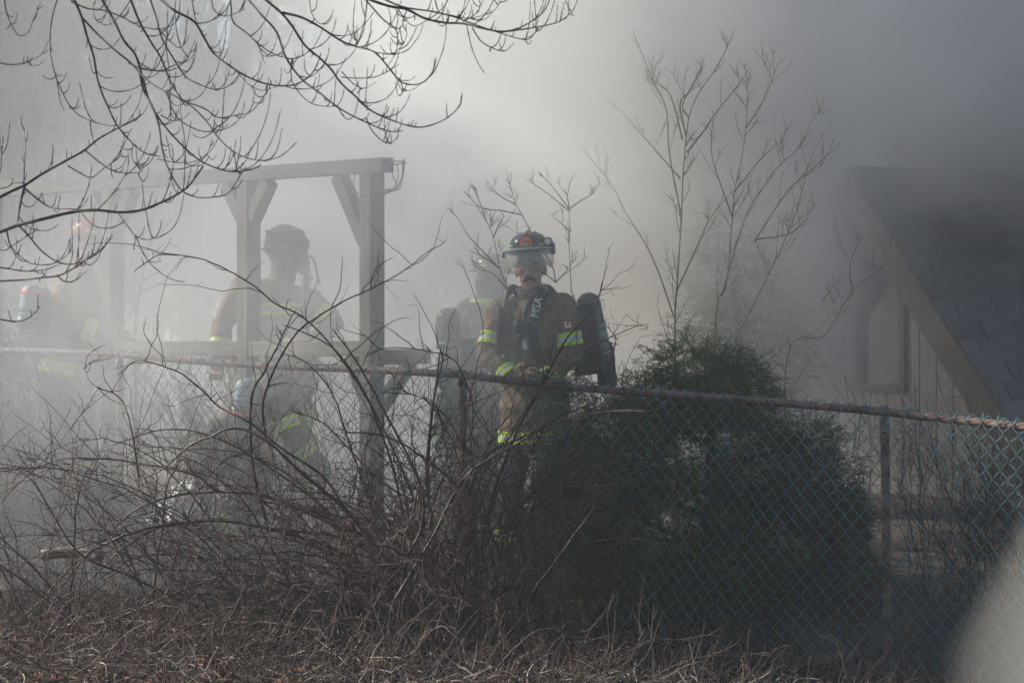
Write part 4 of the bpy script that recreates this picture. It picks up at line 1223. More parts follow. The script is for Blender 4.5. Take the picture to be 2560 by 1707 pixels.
    spots = [((1308, 1508), 17.3, 0.048, 'large lobed brown leaf lying on the brush below the evergreen bush'), ((1040, 750), 19.3, 0.014, 'small brown leaf caught in twigs beside the air cylinder'), ((1060, 880), 19.4, 0.03, 'brown leaf caught on the middle fence post top'), ((262, 1107), 18.6, 0.014, 'tiny orange leaf caught in twigs above the yellow trouser bands'),
             ((140, 1560), 17.2, 0.035, 'orange brown leaf lying at the lowest edge of the litter'), ((1150, 1395), 17.9, 0.014, 'small curled brown leaf hanging in the canes below the fence')]
    for (px, py), Y, s, lab in spots:
        o = bpy.data.objects.new('leaf', leafm); COL.objects.link(o); o.location = D(px, py, Y)
        o.scale = (s, s, s); o.rotation_euler = (rg.uniform(0.9, 1.7), rg.uniform(-.6, .6), rg.uniform(0, 6)); tag(o, lab, 'leaf')
    # a flake of ash adrift in the smoke
    o = bpy.data.objects.new('leaf', leafm); COL.objects.link(o); o.location = D(980, 358, 21.0); o.scale = (0.009,) * 3; o.rotation_euler = (1.1, .4, .5)
    tag(o, 'tiny dark flake adrift in the smoke beyond the beam end', 'flake')
    # bent dark pipe in the brush and a tan log on the left
    mb = MB().tube([D(915, 1545, 17.4), D(945, 1555, 17.35), D(985, 1548, 17.4), D(1012, 1520, 17.5)], [0.014], 16, 8, True)
    o = mb.build('hose_end', surf('blue_black_rubber', [(0.3, (0.03, 0.035, 0.05)), (0.7, (0.06, 0.07, 0.09))], 9, 0.45, bump=0.1), None, True)
    tag(o, 'short bent dark hose lying in the dead grass', 'hose')
    for (a, b, r_, lab) in [(((395, 1262), (225, 1285)), 19.0, 0.013, ''),]:
        pass
    mb = MB().tube([D(95, 1275, 19.6), D(160, 1268, 19.6), D(232, 1280, 19.5)], [0.030, 0.034, 0.028], 16, 9, True)
    o = mb.build('log', M['stick'], None, True); tag(o, 'pale tan log lying in the brush at the far side of the tangle', 'log')
make_litter()

# crumpled white sheet on the ground behind the fence
def make_sheet():
    rg = np.random.default_rng(8)
    n = 44; 
    c = D(425, 1100, 22.35); zc = float(gh(c.x, c.y))
    a = np.linspace(-1, 1, n); A, B = np.meshgrid(a, a)
    def ns(x, y, s): return np.sin(x * s * 2.1 + 1.3 * np.sin(y * s * 1.7)) * np.cos(y * s * 1.9 + 1.1 * np.sin(x * s * 2.3 + 1))
    rr = np.sqrt(A ** 2 + B ** 2)
    h = np.clip(1 - rr ** 1.6, 0, 1) * 0.24 + 0.045 * ns(A, B, 3) + 0.035 * np.abs(ns(A + .3, B - .2, 6)) + 0.012 * ns(A, B, 11)
    edge = 1 + 0.12 * ns(A, B, 2)
    X = c.x + A * 0.23 * edge; Y = c.y + B * 0.30 * edge; Z = zc + 0.04 + np.maximum(h, 0) + 0.34 * 1
    V = np.stack([X, Y, Z], -1).reshape(-1, 3)
    i = np.arange(n - 1)[:, None] * n + np.arange(n - 1)[None]
    Fc = np.stack([i, i + 1, i + n + 1, i + n], -1).reshape(-1, 4)
    m = surf('white_sheet', [(0.3, (0.72, 0.72, 0.70)), (0.7, (0.82, 0.82, 0.80))], 6, 0.6, bump=0.2)
    o = link('white_sheet', mesh_from('white_sheet', V, Fc), m, None, True)
    so = o.modifiers.new('thick', 'SOLIDIFY'); so.thickness = 0.006
    tag(o, 'crumpled bright white sheet heaped behind the fence', 'sheet')
    # the crate it lies over
    mb = MB().box((c.x, c.y + 0.02, zc + 0.19), (0.40, 0.5, 0.36))
    o2 = mb.build('crate', M['timber']); bevel(o2, 0.01)
    tag(o2, 'low wooden crate under the crumpled white sheet', 'crate')
make_sheet()
# ------------------------------------------------------------------ firefighters
M['skin'] = surf('skin', [(0.3, (0.36, 0.20, 0.145)), (0.7, (0.46, 0.27, 0.20))], 14, 0.55, bump=0.1, bscale=60)
M['hair'] = surf('dark_hair', [(0.3, (0.02, 0.016, 0.013)), (0.7, (0.045, 0.035, 0.028))], 60, 0.7, bump=0.4)
M['coat'] = surf('turnout_khaki', [(0.28, (0.10, 0.072, 0.042)), (0.5, (0.18, 0.132, 0.078)), (0.75, (0.26, 0.195, 0.12))], 5, 0.9, bump=0.5, bscale=30)
M['coat_b'] = surf('turnout_sooty', [(0.28, (0.06, 0.052, 0.042)), (0.5, (0.105, 0.09, 0.07)), (0.75, (0.16, 0.135, 0.10))], 5, 0.9, bump=0.5, bscale=30)
M['lime'] = surf('lime_band', [(0.3, (0.42, 0.62, 0.02)), (0.7, (0.58, 0.80, 0.04))], 12, 0.5, bump=0)
M['silver'] = surf('silver_band', [(0.3, (0.42, 0.44, 0.43)), (0.7, (0.58, 0.60, 0.58))], 16, 0.35, bump=0)
M['black'] = surf('black_gear', [(0.3, (0.012, 0.012, 0.013)), (0.7, (0.03, 0.03, 0.032))], 9, 0.45, bump=0.15)
M['helmet_black'] = surf('black_helmet_shell', [(0.3, (0.008, 0.008, 0.009)), (0.7, (0.025, 0.025, 0.026))], 6, 0.28, bump=0.08, spec=0.5)
M['helmet_red'] = surf('red_helmet_shell', [(0.3, (0.22, 0.022, 0.025)), (0.7, (0.30, 0.04, 0.04))], 6, 0.35, bump=0.08)
M['helmet_tan'] = surf('tan_helmet_shell', [(0.3, (0.45, 0.32, 0.20)), (0.7, (0.60, 0.45, 0.30))], 6, 0.45, bump=0.08)
M['tank'] = surf('air_cylinder', [(0.3, (0.05, 0.055, 0.055)), (0.7, (0.085, 0.095, 0.09))], 5, 0.4, bump=0.05)
M['tanklabel'] = surf('cylinder_label', [(0.3, (0.22, 0.23, 0.23)), (0.7, (0.32, 0.33, 0.33))], 7, 0.5, bump=0)
M['tankblue'] = surf('cylinder_blue_grey', [(0.3, (0.16, 0.22, 0.26)), (0.7, (0.24, 0.31, 0.35))], 7, 0.5, bump=0)
M['white'] = surf('white_mark', [(0.3, grey(0.72)), (0.7, grey(0.82))], 9, 0.5, bump=0)
M['red'] = surf('red_mark', [(0.3, (0.42, 0.04, 0.03)), (0.7, (0.55, 0.07, 0.05))], 9, 0.5, bump=0)
M['orange'] = surf('orange_mark', [(0.3, (0.62, 0.10, 0.04)), (0.7, (0.75, 0.15, 0.06))], 9, 0.5, bump=0)
M['yellowtan'] = surf('tan_glove', [(0.3, (0.26, 0.19, 0.06)), (0.7, (0.38, 0.28, 0.09))], 9, 0.8, bump=0.3)
M['lens'] = surf('lamp_lens', [(0.3, grey(0.75)), (0.7, grey(0.85))], 9, 0.1, bump=0, spec=0.6)
def visor_mat():
    m = bpy.data.materials.new('smoked_visor'); m.use_nodes = True
    g = NG(m.node_tree); b = m.node_tree.nodes['Principled BSDF']
    b.inputs['Base Color'].default_value = (0.42, 0.46, 0.36, 1); b.inputs['Roughness'].default_value = 0.12
    n = g.noise(g.node('ShaderNodeTexCoord').outputs['Object'], 12, 3)
    g.put(b.inputs['Alpha'], g.rng(n, 0.3, 0.7, 0.25, 0.45))
    return m
M['visor'] = visor_mat()

def capsule(mb, a, b, ra, rb, n=14):
    a = Vector(a); b = Vector(b); d = b - a; L = max(d.length, 1e-5)
    prof = []
    for k in range(6):
        t = -math.pi / 2 + (math.pi / 2) * k / 5; prof.append((max(ra * math.cos(t), 1e-5), ra * math.sin(t)))
    for k in range(6):
        t = (math.pi / 2) * k / 5; prof.append((max(rb * math.cos(t), 1e-5), L + rb * math.sin(t)))
    mat = Matrix.Translation(a) @ d.to_track_quat('Z', 'Y').to_matrix().to_4x4()
    mb.lathe(prof, n, mat)

def ellipsoid(mb, c, rad, rot=None, n=18):
    prof = [(max(math.cos(t), 1e-5), math.sin(t)) for t in np.linspace(-math.pi / 2, math.pi / 2, 13)]
    m = Matrix.Translation(Vector(c)) @ (rot.to_4x4() if rot else Matrix.Identity(4)) @ Matrix.Diagonal((*rad, 1))
    mb.lathe(prof, n, m)

def fuse(mb, voxel, smooth=4, crease=0.0, seed=0):
    """one continuous skin around all the shapes in mb"""
    me = mb.mesh('fuse')
    o = bpy.data.objects.new('fuse', me); COL.objects.link(o)
    bm = bmesh.new(); bm.from_mesh(me); bmesh.ops.remove_doubles(bm, verts=bm.verts, dist=1e-5); bmesh.ops.recalc_face_normals(bm, faces=bm.faces); bm.to_mesh(me); bm.free()
    r = o.modifiers.new('r', 'REMESH'); r.mode = 'VOXEL'; r.voxel_size = voxel
    s = o.modifiers.new('s', 'SMOOTH'); s.iterations = smooth; s.factor = 0.5
    dg = bpy.context.evaluated_depsgraph_get(); dg.update()
    out = bpy.data.meshes.new_from_object(o.evaluated_get(dg))
    bpy.data.objects.remove(o, do_unlink=True)
    if crease:
        n = len(out.vertices); co = np.empty(n * 3, np.float32); no = np.empty(n * 3, np.float32)
        out.vertices.foreach_get('co', co); out.vertices.foreach_get('normal', no)
        co = co.reshape(-1, 3); no = no.reshape(-1, 3)
        f = np.sin(co[:, 2] * 38 + 9 * np.sin(co[:, 0] * 11 + seed) + 5 * np.sin(co[:, 1] * 13)) * np.sin(co[:, 0] * 17 + co[:, 1] * 15 + 3 * np.sin(co[:, 2] * 9 + seed))
        f = f + 0.5 * np.sin(co[:, 2] * 71 + 4 * np.sin(co[:, 0] * 23))
        out.vertices.foreach_set('co', (co + no * (crease * f)[:, None]).ravel().astype(np.float32))
    out.update()
    return out

class Person:
    def __init__(self, label, root, group='firefighters in the smoke'):
        self.o = empty('person', root); tag(self.o, label, 'person', group)
        self.inv = Matrix.Translation(-Vector(root)); self.root = Vector(root)
    def put(self, name, me, mat, par=None, smooth=True):
        me.transform(self.inv); return link(name, me, mat, par or self.o, smooth)
    def mb(self, name, mb, mat, par=None, smooth=True):
        return self.put(name, mb.mesh(name), mat, par, smooth)

def yaw(a): return Matrix.Rotation(a, 3, 'Z')

def hand_shapes(mb, wrist, d, up, s=1.0, curl=0.5, side=1):
    d = Vector(d).normalized(); up = Vector(up); sd = d.cross(up).normalized() * side; nrm = sd.cross(d).normalized() * side
    palm = Vector(wrist) + d * 0.045 * s
    ellipsoid(mb, palm, (0.042 * s, 0.02 * s, 0.055 * s), Matrix((sd, nrm, d)).transposed())
    for k, (off, ln) in enumerate(((-0.03, 0.075), (-0.010, 0.085), (0.010, 0.08), (0.029, 0.062))):
        p = palm + d * 0.042 * s + sd * off * s
        dd = d; prev = p
        for j in range(3):
            dd = (dd * math.cos(curl) - nrm * math.sin(curl)).normalized()
            nx = prev + dd * ln * s / 3; capsule(mb, prev, nx, 0.0105 * s, 0.0095 * s, 8); prev = nx
    p = palm - sd * 0.036 * s - d * 0.02 * s
    q = p - sd * 0.026 * s + d * 0.03 * s; capsule(mb, p, q, 0.013 * s, 0.012 * s, 8); capsule(mb, q, q + d * 0.03 * s - nrm * 0.01 * s, 0.0115 * s, 0.010 * s, 8)

def ring_band(P, coat, name, a, b, t, width, ra, rb, kind='arm', squash=None):
    """lime / silver / lime band round a limb from a to b at fraction t"""
    a = Vector(a); b = Vector(b); d = (b - a); L = d.length; r = ra + (rb - ra) * t
    mat = Matrix.Translation(a + d * t) @ d.to_track_quat('Z', 'Y').to_matrix().to_4x4()
    if squash is not None:
        mat = squash
    h = width / 2
    mb = MB(); R_ = r
    for z0, z1 in ((-h, -h * 0.36), (h * 0.36, h)):
        mb.lathe([(R_ - 0.006, z0), (R_ + 0.0055, z0), (R_ + 0.0055, z1), (R_ - 0.006, z1)], 28, mat)
    o = P.mb('reflective_band', mb, M['lime'], coat, False)
    m2 = MB().lathe([(R_ - 0.006, -h * 0.35), (R_ + 0.004, -h * 0.35), (R_ + 0.004, h * 0.35), (R_ - 0.006, h * 0.35)], 28, mat)
    P.mb('silver_stripe', m2, M['silver'], coat, False)
    return o

def text_mesh(body, size, mat4, depth=0.001):
    cu = bpy.data.curves.new('t', 'FONT'); cu.body = body; cu.size = size; cu.align_x = 'CENTER'; cu.align_y = 'CENTER'; cu.extrude = depth
    o = bpy.data.objects.new('t', cu); COL.objects.link(o)
    dg = bpy.context.evaluated_depsgraph_get(); dg.update()
    me = bpy.data.meshes.new_from_object(o.evaluated_get(dg))
    bpy.data.objects.remove(o, do_unlink=True)
    me.transform(mat4)
    return me

def face_cam(p, tilt=0.0, yaw_=0.0):
    """matrix placing text upright at p, facing -Y (towards the street)"""
    return Matrix.Translation(Vector(p)) @ Matrix.Rotation(yaw_, 4, 'Z') @ Matrix.Rotation(R(90), 4, 'X') @ Matrix.Rotation(tilt, 4, 'Z')

def air_cylinder(P, a, b, r, mat, label_mat, text=None, par=None, textside=None):
    """a: bottom end, b: rounded top"""
    a = Vector(a); b = Vector(b); d = b - a; L = d.length
    mat4 = Matrix.Translation(a) @ d.to_track_quat('Z', 'Y').to_matrix().to_4x4()
    prof = [(1e-4, -0.02), (0.02, -0.02), (0.022, 0.0), (0.035, 0.012), (r * 0.85, 0.045), (r, 0.09), (r, L - r * 0.9)]
    prof += [(max(r * math.cos(t), 1e-4), L - r * 0.9 + r * 0.9 * math.sin(t)) for t in np.linspace(0.15, math.pi / 2, 8)]
    c = P.mb('air_cylinder', MB().lathe(prof, 26, mat4), mat, par)
    for z0, z1 in ((L * 0.30, L * 0.52), (L * 0.56, L * 0.60), (L * 0.24, L * 0.265)):
        P.mb('label_wrap', MB().lathe([(r - 0.002, z0), (r + 0.0016, z0), (r + 0.0016, z1), (r - 0.002, z1)], 26, mat4), label_mat, c)
    P.mb('valve', MB().lathe([(0.024, -0.085), (0.026, -0.08), (0.026, -0.05), (0.014, -0.045), (0.014, -0.0)], 14, mat4), M['black'], c)
    if text:
        cpos = a + d * 0.66; u = d.normalized()
        view = (Vector((0, 0, EYE)) - cpos); view = (view - u * view.dot(u)).normalized()
        xax = u.cross(view).normalized()
        mt = Matrix((xax, u, view)).transposed().to_4x4()
        P.put('lettering', text_mesh(text, r * 0.75, Matrix.Translation(cpos + view * (r + 0.002)) @ mt), M['tanklabel'], c, False)
        cpos = a + d * 0.41
        P.put('lettering', text_mesh(text, r * 0.95, Matrix.Translation(cpos + view * (r + 0.004)) @ mt), M['tank'], c, False)
    return c

def fire_helmet(P, c, R3, mat, trim, visor=True, emblem=False, lamp=False, s=1.0):
    """c: centre of the skull; R3 columns: right, back, up of the head"""
    B = Matrix.Translation(Vector(c)) @ R3.to_4x4()
    mb = MB()
    n = 36; rows = []
    for t in np.linspace(0, 1, 12):                   # dome
        rr = 0.122 * math.sin(math.pi / 2 * (1 - t * 0.999)) ** 0.72 if t > 0 else 0.122
        rows.append((rr, 0.04 + 0.092 * math.sin(math.pi / 2 * t) ** 0.9))
    prof = [(0.116, 0.02), (0.124, 0.03)] + rows
    V = []
    for (r_, z_) in prof:
        for k in range(n):
            a = 2 * math.pi * k / n
            V.append((r_ * math.cos(a) * 0.93 * s, r_ * math.sin(a) * 1.13 * s, z_ * s))
    m = len(prof)
    F_ = [[i * n + j, i * n + (j + 1) % n, (i + 1) * n + (j + 1) % n, (i + 1) * n + j] for i in range(m - 1) for j in range(n)]
    V = np.array(V); M_ = np.array(B); Vw = V @ M_[:3, :3].T + M_[:3, 3]
    h = P.put('helmet', MB().add(Vw, F_).mesh('helmet'), mat)
    # brim, longer at the rear
    V = []
    for ring in range(4):
        for k in range(n):
            a = 2 * math.pi * k / n; back = max(0, math.sin(a)); fr = max(0, -math.sin(a))
            w = [0.0, 0.03 + 0.035 * back + 0.008 * fr, 0.03 + 0.035 * back + 0.008 * fr, 0.0][ring]
            z_ = [0.036, 0.022 - 0.018 * back, 0.016 - 0.018 * back, 0.024][ring]
            V.append(((0.119 + w) * math.cos(a) * 0.93 * s, (0.119 + w) * math.sin(a) * 1.13 * s, z_ * s))
    V = np.array(V) @ M_[:3, :3].T + M_[:3, 3]
    F_ = [[i * n + j, i * n + (j + 1) % n, (i + 1) * n + (j + 1) % n, (i + 1) * n + j] for i in range(3) for j in range(n)]
    P.put('brim', MB().add(V, F_).mesh('brim'), mat, h)
    def L(x, y, z): return B @ Vector((x * s, y * s, z * s))
    # comb and side ribs
    for xo in (-0.045, 0.0, 0.045):
        pts = [L(xo * (1 - 0.3 * abs(t)), 0.128 * t, 0.044 + 0.091 * math.sqrt(max(0, 1 - t * t)) * (1 - abs(xo) * 1.6)) for t in np.linspace(-0.96, 0.96, 15)]
        P.mb('comb', MB().tube(pts, [0.010 if xo == 0 else 0.007], 24, 8, True), mat, h)
    # reflective trims round the base
    for k in range(6):
        a0 = math.pi * 2 * k / 6 + 0.2
        pts = [L(0.1215 * 0.93 * math.cos(a), 0.1215 * 1.13 * math.sin(a), 0.052) for a in np.linspace(a0, a0 + 0.55, 6)]
        P.mb('trim', MB().tube(pts, [0.0085], 8, 6, True), trim, h)
    if visor:
        V = []; nn = 26
        for zz, rr in ((0.032, 0.150), (0.0, 0.156), (-0.045, 0.158), (-0.078, 0.152)):
            for k in range(nn):
                a = -math.pi / 2 + (k / (nn - 1) - 0.5) * 2.55
                V.append((rr * 0.95 * math.cos(a) * s, rr * 1.06 * math.sin(a) * s, zz * s + (0.012 * s * abs(k / (nn - 1) - .5) * 2 if zz < -.06 else 0)))
        V = np.array(V) @ M_[:3, :3].T + M_[:3, 3]
        F_ = [[i * nn + j, i * nn + j + 1, (i + 1) * nn + j + 1, (i + 1) * nn + j] for i in range(3) for j in range(nn - 1)]
        v = P.put('visor', MB().add(V, F_).mesh('visor'), M['visor'], h)
        so = v.modifiers.new('t', 'SOLIDIFY'); so.thickness = 0.003
        pts = [L(0.150 * 0.95 * math.cos(a), 0.150 * 1.06 * math.sin(a), 0.034) for a in np.linspace(-math.pi / 2 - 1.27, -math.pi / 2 + 1.27, 18)]
        P.mb('visor_rim', MB().tube(pts, [0.006], 24, 6, True), M['silver'], v)
        for sgn in (-1, 1):
            a = -math.pi / 2 + sgn * 1.27
            P.mb('visor_knob', MB().lathe([(1e-4, -0.012), (0.02, -0.012), (0.02, 0.012), (1e-4, 0.013)], 14, Matrix.Translation(L(0.148 * math.cos(a), 0.152 * math.sin(a), 0.01)) @ (R3 @ Matrix.Rotation(R(90), 3, 'Y')).to_4x4()), M['black'], v)
    if emblem:
        # arched red badge with a pale letter-like peak
        mb = MB(); k = 14
        cc = L(0, -0.143, 0.062)
        rt = R3 @ Vector((1, 0, 0)); up = R3 @ Vector((0, 0.34, 0.94)); fw = R3 @ Vector((0, -0.94, 0.34))
        outer = [cc + rt * (0.036 * s * math.cos(t)) + up * (0.042 * s * math.sin(t)) for t in np.linspace(-0.35, math.pi + 0.35, k)]
        inner = [cc + rt * (0.017 * s * math.cos(t)) + up * (0.02 * s * math.sin(t)) for t in np.linspace(-0.35, math.pi + 0.35, k)]
        vv = [p + fw * 0.004 for p in outer] + [p + fw * 0.006 for p in inner] + [p - fw * 0.01 for p in outer] + [p - fw * 0.01 for p in inner]
        ff = []
        for i in range(k - 1):
            ff += [[i, i + 1, k + i + 1, k + i], [2 * k + i + 1, 2 * k + i, i, i + 1], [k + i, k + i + 1, 3 * k + i + 1, 3 * k + i]]
        e = P.put('front_badge', MB().add([tuple(p) for p in vv], ff).mesh('front_badge'), M['orange'], h, False)
        P.mb('badge_mark', MB().tube([cc + rt * -0.012 * s + up * -0.012 * s + fw * .006, cc + up * 0.014 * s + fw * .006, cc + rt * 0.012 * s + up * -0.012 * s + fw * .006], [0.0035], 3, 6, True), M['white'], e)
    if lamp:
        lp = L(0.125, -0.075, 0.066)
        m4 = Matrix.Translation(lp) @ (R3 @ Matrix.Rotation(R(90), 3, 'X')).to_4x4()
        l = P.mb('helmet_lamp', MB().lathe([(1e-4, -0.05), (0.018, -0.05), (0.02, 0.0), (0.027, 0.018), (0.027, 0.04), (0.022, 0.041)], 18, m4), M['black'], h)
        P.mb('lens', MB().lathe([(1e-4, 0.039), (0.0215, 0.039), (0.0215, 0.036)], 18, m4), M['lens'], l)
        P.mb('clip', MB().box(L(0.135, 0.0, 0.03), (0.03, 0.07, 0.06), R3), M['black'], l)
    return h

def head_shapes(mb, c, R3, s=1.0):
    def L(x, y, z): return Vector(c) + R3 @ Vector((x * s, y * s, z * s))
    ellipsoid(mb, L(0, 0.01, 0.02), (0.076 * s, 0.096 * s, 0.105 * s), R3)
    ellipsoid(mb, L(0, -0.03, -0.055), (0.058 * s, 0.065 * s, 0.07 * s), R3)
    ellipsoid(mb, L(0, -0.062, -0.1), (0.026 * s, 0.026 * s, 0.022 * s), R3)         # chin
    capsule(mb, L(0, -0.085, 0.005), L(0, -0.108, -0.03), 0.012 * s, 0.016 * s, 8)     # nose
    for k in (-1, 1):
        ellipsoid(mb, L(0.016 * k, -0.095, -0.036), (0.01 * s, 0.012 * s, 0.009 * s), R3, 8)
        ellipsoid(mb, L(0.042 * k, -0.068, -0.02), (0.022 * s, 0.018 * s, 0.02 * s), R3, 10)   # cheeks
        ellipsoid(mb, L(0.078 * k, 0.015, -0.015), (0.012 * s, 0.022 * s, 0.033 * s), R3, 10)  # ears
    capsule(mb, L(-0.036, -0.08, 0.028), L(0.036, -0.08, 0.028), 0.013 * s, 0.013 * s, 8)      # brow
    ellipsoid(mb, L(0, -0.086, -0.066), (0.024 * s, 0.014 * s, 0.007 * s), R3, 10)
    ellipsoid(mb, L(0, -0.083, -0.078), (0.021 * s, 0.013 * s, 0.007 * s), R3, 10)

def face_details(P, body, c, R3, s=1.0, moustache=True):
    def L(x, y, z): return Vector(c) + R3 @ Vector((x * s, y * s, z * s))
    for k in (-1, 1):
        mb = MB(); ellipsoid(mb, L(0.031 * k, -0.081, 0.004), (0.012 * s, 0.009 * s, 0.009 * s), R3, 10)
        e = P.mb('eye', mb, M['white'], body)
        mb = MB(); ellipsoid(mb, L(0.031 * k, -0.0895, 0.004), (0.005 * s, 0.003 * s, 0.005 * s), R3, 8); P.mb('pupil', mb, M['black'], e)
        mb = MB(); mb.tube([L(0.016 * k, -0.094, 0.03), L(0.034 * k, -0.092, 0.036), L(0.052 * k, -0.078, 0.028)], [0.0045 * s], 8, 6, True); P.mb('eyebrow', mb, M['hair'], body)
    if moustache:
        mb = MB()
        for k in (-1, 1):
            mb.tube([L(0, -0.104, -0.054), L(0.018 * k, -0.099, -0.058), L(0.036 * k, -0.084, -0.072)], [0.008 * s, 0.0075 * s, 0.004 * s], 8, 7, True)
        P.mb('moustache', mb, M['hair'], body)

def headR(yaw_, pitch=0.0, roll=0.0):
    """face looks along -Y turned by yaw (positive turns to the left of the picture)"""
    return (Matrix.Rotation(-yaw_, 3, 'Z') @ Matrix.Rotation(pitch, 3, 'X') @ Matrix.Rotation(roll, 3, 'Y'))

def dress(P, J, by, coat_mat, seed, chest=(0.20, 0.145), gloves=True, trou=None, voxel=0.016):
    """body, coat, trousers, boots and gloves from joints J (world points); by: yaw of the torso"""
    Ry = yaw(by)
    ch, be, hp, nk = [Vector(J[k]) for k in ('chest', 'belly', 'hip', 'neck')]
    spine = (nk - hp).normalized()
    # torso frame follows the spine
    fx = Ry @ Vector((1, 0, 0)); fx = (fx - spine * fx.dot(spine)).normalized(); fy = spine.cross(fx)
    T3 = Matrix((fx, fy, spine)).transposed()
    body = MB()
    head_shapes(body, J['head'], J['headR'], J.get('hs', 1.0))
    hd = Vector(J['head'])
    capsule(body, nk - spine * 0.02, hd + J['headR'] @ Vector((0, 0.02, -0.05)), 0.062, 0.056)
    ellipsoid(body, ch, (chest[0] * 0.8, chest[1] * 0.72, 0.22), T3); ellipsoid(body, be, (chest[0] * 0.74, chest[1] * 0.7, 0.2), T3); ellipsoid(body, hp, (chest[0] * 0.8, chest[1] * 0.75, 0.15), T3)
    coat = MB()
    ellipsoid(coat, ch, (chest[0], chest[1], 0.235), T3); ellipsoid(coat, be, (chest[0] * 0.98, chest[1] * 1.02, 0.24), T3); ellipsoid(coat, hp, (chest[0] * 1.02, chest[1] * 1.1, 0.24), T3)
    cb = hp - spine * 0.17
    ellipsoid(coat, cb, (chest[0] * 1.04, chest[1] * 1.12, 0.14), T3)
    for a, b in ((J['shL'], J['shR']),):
        capsule(coat, a, b, 0.082, 0.082); capsule(body, a, b, 0.06, 0.06)
    capsule(coat, ch + spine * 0.12, nk, 0.115, 0.078)
    gl = []
    for sd in ('L', 'R'):
        s, e, w = [Vector(J[k + sd]) for k in ('sh', 'el', 'wr')]
        capsule(coat, s, e, 0.088, 0.074); capsule(coat, e, w - (w - e).normalized() * 0.03, 0.074, 0.062)
        capsule(body, s, e, 0.055, 0.044); capsule(body, e, w, 0.042, 0.03)
        hd_ = (w - e).normalized() if 'hd' + sd not in J else Vector(J['hd' + sd]).normalized()
        hand_shapes(body, w, hd_, (0, 1, 0.2), 0.95, 0.42, 1 if sd == 'L' else -1)
        g_ = MB(); hand_shapes(g_, w, hd_, (0, 1, 0.2), 1.22, 0.42, 1 if sd == 'L' else -1); capsule(g_, w - hd_ * 0.04, w + hd_ * 0.02, 0.045, 0.04)
        gl.append(g_)
    leg = MB(); boots = []
    ellipsoid(leg, hp, (chest[0] * 0.95, chest[1] * 0.98, 0.17), T3)
    for sd in ('L', 'R'):
        h, k, a = [Vector(J[q + sd]) for q in ('hp', 'kn', 'an')]
        capsule(leg, h, k, 0.108, 0.085); capsule(leg, k, a, 0.085, 0.088)
        capsule(body, h, k, 0.085, 0.058); capsule(body, k, a, 0.055, 0.04)
        f = J.get('foot' + sd, Ry @ Vector((0, -1, 0))); f = Vector(f); f.z = 0; f.normalize()
        ellipsoid(body, a + f * 0.06 + Vector((0, 0, -0.05)), (0.04, 0.1, 0.03), Matrix((f.cross(Vector((0, 0, 1))), f, Vector((0, 0, 1)))).transposed())
        b = MB(); capsule(b, a + Vector((0, 0, 0.06)), a + Vector((0, 0, -0.05)), 0.07, 0.06)
        capsule(b, a + Vector((0, 0, -0.06)) - f * 0.03, a + Vector((0, 0, -0.068)) + f * 0.15, 0.052, 0.046)
        boots.append(b)
    bo = P.put('body', fuse(body, 0.0085, 3), M['skin'])
    co = P.put('coat', fuse(coat, voxel, 5, 0.007, seed), coat_mat)
    P.put('trousers', fuse(leg, voxel, 5, 0.007, seed + 3), trou or coat_mat)
    for b in boots: P.put('boot', fuse(b, 0.012, 4), M['black'])
    if gloves:
        for g_ in gl: P.put('glove', fuse(g_, 0.007, 2), M['yellowtan'] if seed == 1 else M['black'])
    return bo, co, T3

def stand_legs(J, x, y, spread=0.13, by=0.0, step=0.0):
    rt = yaw(by) @ Vector((1, 0, 0)); bk = yaw(by) @ Vector((0, 1, 0)); hp = Vector(J['hip'])
    for sd, s in (('L', 1), ('R', -1)):
        f = Vector((x, y, 0)) + rt * spread * s + bk * step * s
        z = float(gh(f.x, f.y))
        J['hp' + sd] = hp + rt * 0.1 * s - Vector((0, 0, 0.05)); J['an' + sd] = Vector((f.x, f.y, z + 0.115))
        J['kn' + sd] = (J['hp' + sd] + J['an' + sd]) / 2 - bk * 0.04

